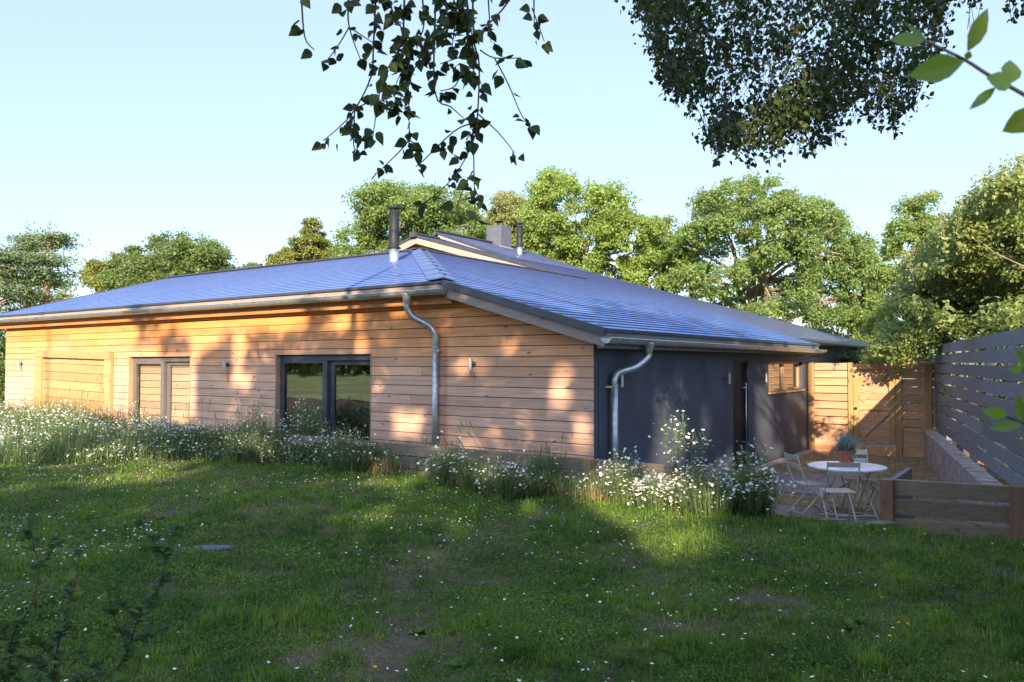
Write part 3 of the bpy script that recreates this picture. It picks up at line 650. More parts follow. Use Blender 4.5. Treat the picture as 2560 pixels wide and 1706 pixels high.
# ------------------------------------------------------------------ table, pot, chairs
tc = P(2117, 1166, z=.72); tc[2] = 0.028
tb = empty('garden_table', tc, 'round white metal bistro table on the patio', 'table')
mb = MB(); mb.lathe(tc, [(.50, .668), (.525, .675), (.53, .69), (.525, .70), (.51, .703)], 48); mb.build('table_top', M['white'], tb, False)
for sgn in (1, -1):
    mb = MB()
    for u in (-.28, .28):
        p = tc+_R*u-_F0*.34*sgn; q_ = tc+_R*u*.8+_F0*.26*sgn+[0, 0, .67]; mb.tube([p, q_], .011, 6)
    mb.tube([tc+_R*-.28-_F0*.34*sgn+[0, 0, .05], tc+_R*.28-_F0*.34*sgn+[0, 0, .05]], .009, 6)
    mb.build('leg_frame', M['cream'], tb)
pc = P(2116, 1163, z=.735)
pt = empty('plant_pot', pc, 'red terracotta pot with blue spiky grass on the white table', 'plant pot')
mb = MB(); mb.lathe(pc, [(.085, 0), (.105, .08), (.122, .18), (.135, .185), (.135, .215), (.124, .217), (.118, .20)], 28); mb.build('pot', M['terra'], pt, True)
def blades(base, dirs, length, width, droop, nseg=3):
    """ribbons: arrays -> V, F"""
    n = len(base); up = np.array([0, 0, 1.]); side = np.cross(dirs, up); nn = np.linalg.norm(side, axis=1, keepdims=True); side = np.where(nn > 1e-3, side/np.maximum(nn, 1e-3), [1., 0, 0])
    V = np.zeros((n, nseg*2+1, 3)); 
    for k in range(nseg+1):
        t = k/nseg; c = base+dirs*(length*t)[:, None]; c[:, 2] -= droop*length*t*t
        if k < nseg: V[:, 2*k] = c-side*(width*(1-.6*t)/2)[:, None]; V[:, 2*k+1] = c+side*(width*(1-.6*t)/2)[:, None]
        else: V[:, 2*k] = c
    st = np.arange(n)[:, None]*(nseg*2+1); Q = [st+np.array([[2*k, 2*k+1, 2*k+3, 2*k+2]]) for k in range(nseg-1)]; T = st+np.array([[2*nseg-2, 2*nseg-1, 2*nseg]])
    return V.reshape(-1, 3), [np.concatenate(Q) if Q else [], T]
def rdir(n, spread, rg):
    a = rg.uniform(0, 2*pi, n); t = np.abs(rg.normal(0, spread, n)); return np.stack([np.sin(t)*np.cos(a), np.sin(t)*np.sin(a), np.cos(t)], 1)
def tints(n, per, rg, lo=0, hi=1, extra=None):
    t = rg.uniform(lo, hi, (n, 3)); return np.repeat(t, per, 0)
rg = np.random.default_rng(3)
M['fescue'] = leafmat('blue_fescue', (.17, .25, .25), (.28, .37, .36), .2)
n = 900; V, F = blades(np.tile(pc+[0, 0, .19], (n, 1))+rg.normal(0, .025, (n, 3))*[1, 1, .1], rdir(n, .9, rg), rg.uniform(.16, .34, n), np.full(n, .010), rg.uniform(.0, .25, n))
nmesh('spiky_grass', V, F, M['fescue'], pt, tints(n, 7, rg))
def make_chair(label, stool=False):
    r = empty('folding_stool' if stool else 'bistro_chair', (0, 0, 0), label, 'stool' if stool else 'chair', None if stool else 'folding bistro chairs round the table'); m = M['cream']; W = .20
    for s in (-1, 1):
        MB().tube(smoothpath([(s*W, .26, 0), (s*W, .02, .30), (s*W, -.14, .45)]+([] if stool else [(s*W, -.16, .48), (s*W, -.24, .68), (s*W, -.29, .87)]), 4), .0105, 6).build('back_leg_bar', m, r, True)
        MB().tube([(s*(W-.02), -.26, 0), (s*(W-.02), .17, .445)], .0105, 6).build('leg', m, r, True)
    mb = MB(); mb.tube([(-W, .25, .02), (W, .25, .02)], .008, 6); mb.tube([(-W, .19, .1), (W, .19, .1)], .008, 6); mb.tube([(-W+.02, -.22, .05), (W-.02, -.22, .05)], .008, 6); mb.build('rung', m, r)
    mb = MB()
    for k in range(8): y = -.17+k*.047; mb.box(-W+.012, W-.012, y, y+.024, .448, .460)
    mb.build('seat', m, r, bevel=.002)
    for z0, z1, y in () if stool else ((.80, .865, -.285), (.69, .745, -.262)): MB().hexa([(-W-.01, y, z0), (W+.01, y, z0), (W+.01, y+.012, z0), (-W-.01, y+.012, z0)], [(-W-.01, y-.018, z1), (W+.01, y-.018, z1), (W+.01, y-.006, z1), (-W-.01, y-.006, z1)]).build('back_slat', m, r)
    return r
def copy_tree(o, parent=None):
    c = o.copy(); C0.objects.link(c); c.parent = parent
    for chd in list(o.children): copy_tree(chd, c)
    return c
ch0 = make_chair('cream folding chair on the left of the table, seen side on')
yawF = atan2(_F0[1], _F0[0])
def put(o, px, py, rot, dz=0):
    p = P(px, py, z=.47); o.location = (p[0], p[1], .028); o.rotation_euler = (0, 0, rot-pi/2)
put(ch0, 2026, 1210, yawF-pi/2+.12)
c2 = copy_tree(ch0); c2['label'] = 'cream folding chair in front of the table with its back to the lawn'; put(c2, 2094, 1229, yawF-.12)
c3 = copy_tree(ch0); c3['label'] = 'cream folding chair behind the table, its back showing right of the pot'; put(c3, 2148, 1203, yawF+pi-.12)
c4 = make_chair('cream folding stool on the right, half hidden by the brown post', True); put(c4, 2224, 1214, yawF+pi/2+.3)
# ------------------------------------------------------------------ foliage tools
def vnoise(x, y, s, seed=0):
    r = np.random.default_rng(seed).random((64, 64)); X = x*s+1000; Y = y*s+1000; i = np.floor(X).astype(int); j = np.floor(Y).astype(int); fx = X-i; fy = Y-j; fx = fx*fx*(3-2*fx); fy = fy*fy*(3-2*fy)
    g = lambda a, b: r[a % 64, b % 64]
    return (g(i, j)*(1-fx)+g(i+1, j)*fx)*(1-fy)+(g(i, j+1)*(1-fx)+g(i+1, j+1)*fx)*fy
def leaf_quads(c, size, rg, outward=None, flat=.5, asp=.62):
    """rhombic leaves around points c"""
    n = len(c); nrm = rg.normal(0, 1, (n, 3))
    if outward is not None: nrm = nrm*.8+outward*1.0
    nrm[:, 2] += flat; nrm /= np.linalg.norm(nrm, axis=1, keepdims=True)
    r = rg.normal(0, 1, (n, 3)); a = np.cross(nrm, r); a /= np.linalg.norm(a, axis=1, keepdims=True)+1e-9; b = np.cross(nrm, a)
    s = (size*rg.uniform(.65, 1.25, n))[:, None]
    V = np.stack([c-a*s*.5, c+b*s*asp*.5-a*s*.05+nrm*s*.08, c+a*s*.5, c-b*s*asp*.5-a*s*.05+nrm*s*.08], 1).reshape(-1, 3)
    return V, np.arange(4*n).reshape(-1, 4)
def limb(mb, a, b, r0, r1, rg, n=5, wob=.08, sides=6):
    a = np.array(a, float); b = np.array(b, float); L_ = np.linalg.norm(b-a); pts = [a]
    for i in range(1, n): t = i/n; pts.append(a+(b-a)*t+rg.normal(0, wob*L_*.35, 3)*[1, 1, .5]+np.array([0, 0, L_*.08*sin(pi*t)]))
    pts.append(b); mb.tube(pts, [r0+(r1-r0)*i/n for i in range(n+1)], sides, cap=False)
def crown_leaves(lobes, n, size, rg, sub=14, subr=.42, clump_sd=1.2, gap=0, gapf=1.0):
    """lobes: (k,4) centre+radius; two-level clumps of leaves"""
    lobes = np.array(lobes); wts = lobes[:, 3]**2; wts /= wts.sum(); C = []; O = []; T = []
    for (x, y, z, r), wgt in zip(lobes, wts):
        ns = max(5, int(sub)); d_ = rg.normal(0, 1, (ns, 3)); d_[:, 2] = np.abs(d_[:, 2])*.8+d_[:, 2]*.35; d_ /= np.linalg.norm(d_, axis=1, keepdims=True)
        sc_ = np.array([x, y, z])+d_*r*rg.uniform(.35, 1.05, (ns, 1))*[1, 1, .8]; m = max(1, int(n*wgt/ns)); tt = rg.uniform(0, 1, (ns, 3))
        g = rg.normal(0, 1, (ns, m, 3)); gl = np.linalg.norm(g, axis=2, keepdims=True); g = g/gl*np.minimum(gl, 2.2)*clump_sd*r*subr*[1, 1, .65]
        C.append((sc_[:, None]+g).reshape(-1, 3)); O.append((g/(np.linalg.norm(g, axis=2, keepdims=True)+1e-6)*.5+d_[:, None]*.5).reshape(-1, 3)); T.append(np.repeat(tt, m, 0))
    C = np.concatenate(C); O = np.concatenate(O); T = np.concatenate(T)
    if gap > 0:
        s_ = gapf; h_ = C[:, 0]*_R[0]+C[:, 1]*_R[1]; q_ = C[:, 0]*_F0[0]+C[:, 1]*_F0[1]; g_ = vnoise(h_+q_*.35, C[:, 2]+q_*.3, s_, 91)*.5+vnoise(h_-q_*.3, C[:, 2]-q_*.25, s_*2.6, 92)*.5; k_ = g_ > gap+.1*rg.random(len(C)); C, O, T = C[k_], O[k_], T[k_]
    T = np.clip(T*.6+rg.uniform(0, .4, T.shape), 0, 1)
    V, F = leaf_quads(C, size, rg, O); return V, F, np.repeat(T, 4, 0)
def in_profile(prof, x): return np.interp(x, [p[0] for p in prof], [p[1] for p in prof])
def bg_tree(name, label, prof, ybot, D, mat, nl, nleaf, size, seed, lr=(26, 46), trunk=None, thick=None, cat='tree', group=None, barkm='bark', tr=.3, kind='oak', sub=14):
    nl = int(nl*2.3); nleaf = int(nleaf*2.4); size *= .72; lr = (lr[0]*.5, lr[1]*.9); rg = np.random.default_rng(seed); x0, x1 = prof[0][0], prof[-1][0]; cx = (x0+x1)/2 if trunk is None else trunk; k = D/FPX
    hw = (x1-x0)/2; thick = thick or hw*k*.8; lobes = []; tries = 0
    while len(lobes) < nl and tries < 6000:
        tries += 1; x = rg.uniform(x0, x1); yt = in_profile(prof, x); r = rg.uniform(*lr); u = rg.random()
        y = yt+r*.55+(ybot-yt)*u**1.1
        if y > ybot: continue
        if in_profile(prof, x-r*.75) > y-.2*r or in_profile(prof, x+r*.75) > y-.2*r or x-r*.7 < x0 or x+r*.7 > x1:
            if kind != 'cone': continue
            r *= .5
        fr = sqrt(max(0, 1-((x-(x0+x1)/2)/hw)**2)); dz = -thick*fr*rg.uniform(-.5, 1); p = P(x, y, d=D+dz); lobes.append((p[0], p[1], p[2], r*k))
    base = P(cx, 900, d=D); base[2] = 0 if True else 0
    t = empty(name, (base[0], base[1], 0), label, cat, group)
    V, F, T = crown_leaves(lobes, nleaf, size, rg, sub, gap=.34 if D < 100 else 0, gapf=44/D*.95); nmesh('crown', V, [F], mat, t, T)
    mb = MB(); top = P(cx, np.interp(.45, [0, 1], [in_profile(prof, cx), ybot]), d=D); fork = base+(top-base)*.45; fork[2] = max(fork[2], 2)
    mb.tube([base, base+(fork-base)*.5+rg.normal(0, .1, 3), fork, top], [tr*1.25, tr, tr*.8, tr*.35], 8)
    L2 = np.array(lobes); idx = rg.choice(len(L2), min(len(L2), 26), replace=False)
    for i in idx:
        c = L2[i, :3]; st = base+(top-base)*rg.uniform(.4, .95); limb(mb, st, c, tr*.32, tr*.07, rg)
    mb.build('trunk', M[barkm], t, True)
    return t
M['leaf_oak'] = leafmat('oak_leaves', (.135, .21, .06), (.235, .31, .095), .43)
M['leaf_oakdark'] = leafmat('dark_oak_leaves', (.105, .165, .045), (.18, .235, .07), .4)
M['leaf_bright'] = leafmat('bright_oak_leaves', (.18, .265, .055), (.30, .385, .10), .43)
M['leaf_willow'] = leafmat('pale_olive_leaves', (.22, .25, .09), (.32, .33, .13), .4)
M['leaf_con'] = leafmat('conifer_leaves', (.12, .15, .025), (.20, .21, .04), .2)
M['leaf_pine'] = leafmat('pine_needles', (.085, .14, .06), (.17, .22, .09), .15)
M['leaf_ash'] = leafmat('ash_leaves', (.17, .25, .06), (.27, .35, .10), .42)
M['leaf_apple'] = leafmat('cotoneaster_leaves', (.12, .19, .045), (.30, .33, .11), .4, .4, .4)
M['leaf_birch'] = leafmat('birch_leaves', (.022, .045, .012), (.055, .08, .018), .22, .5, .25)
M['leaf_sprig'] = leafmat('sprig_leaves', (.10, .18, .02), (.16, .25, .03), .45, .4, .5)
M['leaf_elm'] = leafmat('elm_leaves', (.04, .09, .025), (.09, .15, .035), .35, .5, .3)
bg_tree('oak_tree', 'broad dark green oak left of the conifer, above the left roof', [(262, 690), (300, 640), (320, 610), (372, 600), (400, 585), (440, 577), (490, 577), (520, 600), (558, 620), (568, 668), (600, 690)], 790, 52, M['leaf_oakdark'], 70, 30000, .26, 11, (18, 36), 410)
bg_tree('hedge_tree', 'small bushy tree leaning at the left foot of the dark oak', [(196, 760), (206, 690), (228, 648), (250, 645), (290, 636), (330, 640), (350, 700)], 830, 54, M['leaf_con'], 40, 13000, .24, 12, (14, 28), 262)
bg_tree('bush', 'low dark bush between the pine and the oak at far left', [(130, 760), (150, 730), (170, 712), (190, 722), (205, 750), (215, 790)], 840, 50, M['leaf_oakdark'], 22, 6000, .22, 13, (12, 22))
bg_tree('small_tree', 'tiny distant round treetop just over the left roof ridge', [(590, 690), (612, 668), (640, 655), (662, 660), (690, 690)], 720, 80, M['leaf_oakdark'], 18, 3500, .3, 14, (9, 14))
bg_tree('conifer_tree', 'pointed olive green conifer beside the left end of the big oak', [(655, 690), (680, 640), (705, 628), (715, 610), (740, 595), (756, 575), (766, 555), (785, 545), (800, 562), (815, 600), (850, 640), (880, 690)], 740, 47, M['leaf_con'], 110, 30000, .2, 15, (10, 20), 782, kind='cone')
bg_tree('oak_tree', 'tall green oak directly behind the tall black flue', [(838, 640), (850, 590), (880, 560), (885, 500), (898, 470), (950, 457), (1000, 462), (1060, 470), (1120, 465), (1170, 490), (1210, 520), (1240, 590)], 690, 44, M['leaf_oak'], 110, 42000, .23, 16, (20, 40), 985, tr=.35)
bg_tree('pale_tree', 'pale olive thin leaved tree behind the grey chimney', [(1160, 560), (1190, 500), (1240, 480), (1290, 478), (1330, 505), (1350, 580)], 650, 48, M['leaf_willow'], 60, 17000, .2, 17, (16, 30), 1260)
bg_tree('oak_tree', 'bright yellow green oak with a double top right of the chimney', [(1280, 600), (1300, 540), (1316, 500), (1335, 450), (1380, 432), (1410, 425), (1450, 450), (1500, 455), (1540, 455), (1570, 490), (1590, 540), (1640, 560), (1660, 620)], 760, 42, M['leaf_bright'], 120, 46000, .22, 18, (18, 38), 1440, tr=.35)
bg_tree('oak_tree', 'shorter yellow green oak between the two tallest right hand trees', [(1560, 660), (1590, 560), (1620, 535), (1660, 535), (1690, 540), (1730, 600), (1760, 700)], 800, 40, M['leaf_bright'], 55, 18000, .22, 19, (16, 32), 1650)
bg_tree('oak_tree', 'widest green oak filling the sky right of the roof', [(1640, 700), (1690, 600), (1725, 520), (1750, 480), (1790, 470), (1815, 440), (1850, 445), (1905, 440), (1960, 460), (1980, 470), (2000, 500), (2040, 490), (2080, 500), (2120, 540), (2150, 580), (2190, 620), (2230, 720)], 860, 40, M['leaf_oak'], 190, 70000, .21, 20, (18, 40), 1880, tr=.4)
bg_tree('ash_tree', 'light green feathery ash behind the right hedge tree', [(2160, 640), (2210, 580), (2250, 520), (2290, 490), (2320, 470), (2360, 500), (2400, 560), (2430, 640)], 840, 24, M['leaf_ash'], 90, 34000, .12, 21, (14, 34), 2300, tr=.14)
for i, (prof, D, lab) in enumerate((([(2030, 860), (2070, 842), (2110, 838), (2150, 850), (2180, 870)], 150, 'distant rounded treetop left of the gap under the right trees'), ([(2120, 870), (2160, 842), (2200, 838), (2240, 850), (2300, 870)], 140, 'distant rounded treetop on the right of the gap above the gate'))):
    bg_tree('distant_tree', lab, prof, 890, D, M['leaf_oakdark'], 30, 5000, .55, 40+i, (8, 14), None, 6, group='distant treetops')
bg_tree('bush', 'dark green bush filling the gap behind the timber gate', [(2020, 960), (2060, 900), (2120, 880), (2200, 870), (2300, 870), (2380, 880), (2420, 960)], 1160, 27, M['leaf_oakdark'], 60, 16000, .16, 45, (20, 40), 2200)
# pines
def pine(label, px, ytop, D, seed, wpx, pads=46):
    rg = np.random.default_rng(seed); base = P(px, 900, d=D); top = P(px, ytop, d=D); base[2] = 0; t = empty('pine_tree', base, label, 'pine tree', 'pines at the far left'); k = D/FPX; mb = MB()
    mb.tube([base, base*.5+top*.5+rg.normal(0, .15, 3), top], [.32, .24, .05], 8); C = []; T = []; O = []
    H = top[2]
    for i in range(pads):
        u = rg.random()**.8; z = 2.5+(H-3.0)*u; rad = wpx*k*(.25+.75*(1-abs(u-.45)*1.1))*rg.uniform(.35, 1); a = rg.uniform(0, 2*pi); c = np.array([base[0]+cos(a)*rad, base[1]+sin(a)*rad, z+rad*.12]); ax = base+(top-base)*((z-rad*.25)/H)
        limb(mb, ax, c, .07, .02, rg, 3, .06, 5); m = 210; g = rg.normal(0, 1, (m, 3)); g *= [.72, .72, .13]; pr = rg.uniform(.7, 1.2)
        C.append(c+g*pr+[0, 0, .1]); T.append(np.tile(rg.uniform(0, 1, 3), (m, 1))*.6+rg.uniform(0, .4, (m, 3))); O.append(g)
    m = 300; g = rg.normal(0, 1, (m, 3))*[.35, .35, .7]; C.append(top-[0, 0, .7]+g); T.append(rg.uniform(0, 1, (m, 3))); O.append(g)
    C = np.concatenate(C); V, F = leaf_quads(C, .24, rg, np.concatenate(O)*.5, 1.2, .4); nmesh('crown', V, [F], M['leaf_pine'], t, np.repeat(np.concatenate(T), 4, 0)); mb.build('trunk', M['pinebark'], t, True)
pine('taller pine at far left, nearest the low dark bush', 122, 578, 56, 51, 60)
pine('second pine from the left with flat topped crown', 72, 582, 58, 52, 70)
pine('leftmost pine, its crown cut by the picture edge', -5, 625, 54, 53, 75)
bg_tree('hedge_tree', 'dark hedge bush just beyond the left end of the house', [(-160, 880), (-120, 800), (-60, 780), (0, 800), (22, 860), (30, 920)], 1080, 34, M['leaf_oakdark'], 50, 14000, .2, 54, (20, 40), -60)
# ------------------------------------------------------------------ big shrub tree behind the right fence
def right_tree():
    rg = np.random.default_rng(61); t = empty('hedge_tree', (.9, 15.5, 0), 'large leafy tree with small red berries behind the dark fence', 'tree'); lobes = []
    prof = [(2200, 860), (2215, 800), (2240, 740), (2262, 690), (2290, 640), (2330, 590), (2390, 540), (2430, 480), (2470, 470), (2500, 430), (2530, 410), (2560, 420), (2620, 400), (2760, 380), (2900, 420), (3000, 560)]
    while len(lobes) < 270:
        x = rg.uniform(2190, 2980); yt = in_profile(prof, x); r = rg.uniform(24, 52); y = yt+r*.8+(900-yt)*rg.random(); D = rg.uniform(12.6, 17.5)
        if in_profile(prof, x-r) > y or y > 905: continue
        p = P(x, y, d=D)
        s = (p-ff)@fn
        if s < .35 and p[2] < 2.55: continue
        if s < -.2 and x > 2420: continue
        t1 = (20.5-p[1])/-SD[1]; gx_ = p[0]-SD[0]*t1; gz_ = p[2]-SD[2]*t1; t2 = (p[0]+5.42)/SD[0]; by_ = p[1]-SD[1]*t2; bz_ = p[2]-SD[2]*t2      # thinner where sun slips through to the gate
        if rg.random() < .95 and ((-5.5 < gx_ < -3.2 and .5 < gz_ < 2.5) or (16.0 < by_ < 18.3 and -.4 < bz_ < 2.1)): continue
        lobes.append((p[0], p[1], p[2], r*D/FPX))
    for k in range(46):
        D = rg.uniform(16.5, 19); r = rg.uniform(30, 52); p = P(rg.uniform(2400, 2640), rg.uniform(560, 830), d=D); lobes.append((p[0], p[1], p[2], r*D/FPX))
    for k in range(16):
        D = rg.uniform(17.5, 19); r = rg.uniform(26, 40); p = P(rg.uniform(2280, 2420), rg.uniform(640, 820), d=D); lobes.append((p[0], p[1], p[2], r*D/FPX))
    for px_, py_, D, r in ((2180, 905, 18.6, 20), (2215, 880, 18, 30), (2260, 870, 17.6, 34), (2300, 890, 17.4, 30), (2250, 905, 17.6, 22), (2330, 860, 17, 34), (2290, 840, 17.5, 34), (2240, 830, 17.8, 30)):
        p = P(px_, py_, d=D); lobes.append((p[0], p[1], p[2], r*D/FPX))
    for k in range(34):
        sx = rg.uniform(.5, 17); p = ff-fd*sx+fn*rg.uniform(.5, 1.6); lobes.append((p[0], p[1], rg.uniform(.3, 2.7), rg.uniform(.28, .5)))
    V, F, T = crown_leaves(lobes, 190000, .092, rg, 16, .5, 1.0)
    nmesh('crown', V, [F], M['leaf_apple'], t, T)
    # upright sprays along the top
    mb = MB(); C = []
    for k in range(34):
        x = rg.uniform(2260, 2620); D = rg.uniform(12.8, 16); y = in_profile(prof, x); a = P(x, y+60, d=D); b = P(x+rg.uniform(-18, 18), y-rg.uniform(0, 45), d=D); mb.tube([a, (a+b)/2+rg.normal(0, .03, 3), b], [.012, .008, .004], 4)
        m = 60; u = rg.random((m, 1)); C.append(a+(b-a)*u+rg.normal(0, .05, (m, 3)))
    C = np.concatenate(C); V, F = leaf_quads(C, .075, rg, None, .2); nmesh('spray_leaves', V, [F], M['leaf_apple'], t, np.repeat(rg.uniform(.3, 1, (len(C), 3)), 4, 0))
    b0 = np.array([.9, 15.5, 0]); top = np.array([.6, 15.3, 4.2]); mb.tube([b0, b0*.5+top*.5, top], [.14, .11, .06], 8)
    L2 = np.array(lobes)
    for i in rg.choice(270, 34, replace=False): limb(mb, b0+(top-b0)*rg.uniform(.3, 1), L2[i, :3], .03, .007, rg)
    mb.build('trunk', M['bark'], t, True)
    C = []
    for i in rg.choice(len(L2), 110): C.append(L2[i, :3]+rg.normal(0, 1, (8, 3))*L2[i, 3]*.6)
    C = np.concatenate(C); n = len(C); oc = np.array([(1, 0, 0), (-1, 0, 0), (0, 1, 0), (0, -1, 0), (0, 0, 1), (0, 0, -1)])*.011
    V = (C[:, None]+oc).reshape(-1, 3); fc = np.array([(0, 2, 4), (2, 1, 4), (1, 3, 4), (3, 0, 4), (2, 0, 5), (1, 2, 5), (3, 1, 5), (0, 3, 5)])
    o = nmesh('berries', V, [(np.arange(n)[:, None, None]*6+fc).reshape(-1, 3)], plain('red_berries', (.40, .10, .05), .45), t)
    o['kind'] = 'stuff'
right_tree()
# ------------------------------------------------------------------ birch: hanging twigs and crown mass
def birch_leaf(c, ldir, nrm, s):
    """one folded leaf outline: arrays (n,...) -> V,F ; 9 verts, 2 ngons"""
    ldir = ldir/np.linalg.norm(ldir, axis=1, keepdims=True); b = np.cross(nrm, ldir); b /= np.linalg.norm(b, axis=1, keepdims=True)+1e-9; nn = np.cross(ldir, b)
    prof = [(0, 0), (.12, .30), (.34, .40), (.62, .26), (1.0, 0), (.62, -.26), (.34, -.40), (.12, -.30)]
    V = np.stack([c+ldir*(s*u)[:, None]+b*(s*v)[:, None]+nn*(s*(.28*abs(v)-.12*u*u))[:, None] for u, v in prof], 1).reshape(-1, 3)
    st = np.arange(len(c))[:, None]*8; return V, np.concatenate([st+np.array([[0, 1, 2, 3, 4]]), st+np.array([[0, 4, 5, 6, 7]])])
def along(path, n, rg):
    path = np.array(path); seg = np.linalg.norm(np.diff(path, axis=0), axis=1); cs = np.concatenate([[0], np.cumsum(seg)]); u = np.sort(rg.uniform(.06, 1, n))*cs[-1]
    return np.stack([np.interp(u, cs, path[:, k]) for k in range(3)], 1), cs[-1]
def hang_birch():
    rg = np.random.default_rng(71); D = 3.55; tw = [
        [(752, -60), (754, 0), (762, 93), (786, 125)], [(871, -60), (871, 0), (873, 68), (903, 154)], [(873, 68), (932, 107)], [(873, 68), (845, 115), (815, 155)],
        [(941, -60), (939, 0), (934, 107), (927, 193), (889, 271), (853, 314), (807, 353)], [(887, 271), (884, 361), (895, 380)], [(889, 271), (950, 250), (1000, 285)],
        [(1012, -60), (1011, 0), (1003, 107), (957, 200), (932, 343)], [(1010, 70), (1021, 214), (1023, 350)], [(1023, 350), (1000, 378), (947, 430)], [(1023, 350), (1050, 370)],
        [(1170, -60), (1168, 0), (1121, 64), (1075, 93), (1050, 143), (1025, 200)], [(1089, -60), (1089, 0), (1087, 228), (1128, 268), (1160, 296)],
        [(1182, -60), (1182, 0), (1186, 107), (1198, 161), (1194, 286), (1182, 357), (1132, 446), (1060, 510)], [(1184, 357), (1186, 482), (1189, 546)], [(1186, 307), (1136, 328), (1057, 403), (1039, 418)],
        [(1196, 286), (1246, 332), (1286, 382)], [(1200, 125), (1236, 145), (1303, 145)], [(1236, 145), (1271, 211), (1303, 286), (1325, 311)], [(1221, -60), (1221, 0), (1228, 107)], [(1271, -60), (1271, 0), (1236, 46), (1200, 80)],
        [(1335, -60), (1335, 0), (1336, 71)], [(1330, 20), (1361, 104)], [(1182, 428), (1160, 470), (1143, 515)], [(1186, 470), (1200, 500)], [(1157, 160), (1139, 214), (1100, 228)], [(1190, 130), (1130, 150), (1100, 160)], [(1168, 0), (1180, 90), (1186, 160)],
        [(1050, -60), (1060, 60), (1040, 110)], [(1100, -60), (1120, 50), (1110, 90)], [(960, -60), (985, 40), (1010, 60)], [(1000, 60), (1015, 140), (990, 210)], [(957, 200), (985, 240), (1000, 280)], [(1186, 160), (1165, 180), (1150, 175)], [(1150, -60), (1140, 40), (1130, 120)]]
    base = np.array([-4.2, -1.6, .45]); t = empty('birch_tree', base, 'birch whose thin leafy twigs hang into the top centre', 'tree')
    mb = MB(); lb = MB(); C = []; Ld = []; rgn = np.random.default_rng(5)
    dens = {7: 26, 8: 26, 13: 34, 27: 22, 5: 10, 4: 22, 6: 12, 28: 18, 29: 16, 30: 14, 31: 18, 32: 12, 33: 10, 34: 20, 11: 20}
    for i, pth in enumerate(tw):
        off = rg.uniform(-.25, .35); pp = smoothpath([P(x, y, d=D+off) for x, y in pth], 4); ln = sum(np.linalg.norm(pp[k+1]-pp[k]) for k in range(len(pp)-1))
        mb.tube(pp, list(np.linspace(.006 if pth[0][1] < 0 else .0038, .0022, len(pp))), 5)
        n = dens.get(i, max(3, int(ln/.062))); pts, _ = along(pp, n, rg); C.append(pts); C.append(np.array([pp[-1]])); C.append(pts[rg.random(len(pts)) < .45]+rg.normal(0, .02, 3))
        if rg.random() < .5: C.append(np.array([pp[-1]]))
    C = np.concatenate(C); n = len(C); ld = rg.normal(0, 1, (n, 3))*[1, 1, .5]; ld[:, 2] -= .9; nr = rg.normal(0, 1, (n, 3)); nr -= _F0*1.0
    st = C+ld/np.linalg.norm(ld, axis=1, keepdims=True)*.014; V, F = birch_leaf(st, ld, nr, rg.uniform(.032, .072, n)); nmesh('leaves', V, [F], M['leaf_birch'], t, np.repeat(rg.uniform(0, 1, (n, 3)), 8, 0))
    mb.build('twigs', M['birchtwig'], t)
    # trunk and limb outside the picture
    lb.tube([base, base+[.1, .1, 3], base+[.3, .2, 6.5], base+[.4, .3, 9]], [.16, .13, .08, .03], 10)
    for i, pth in enumerate(tw):
        if pth[0][1] < 0:
            e = P(pth[0][0], pth[0][1], d=D+.0); limb(lb, base+[.25, .2, 5.2], e, .02, .004, rg, 5, .04, 5)
    lb.build('trunk', plain('birch_bark', (.55, .52, .48), .8, 0, .4, 6), t, True)
hang_birch()
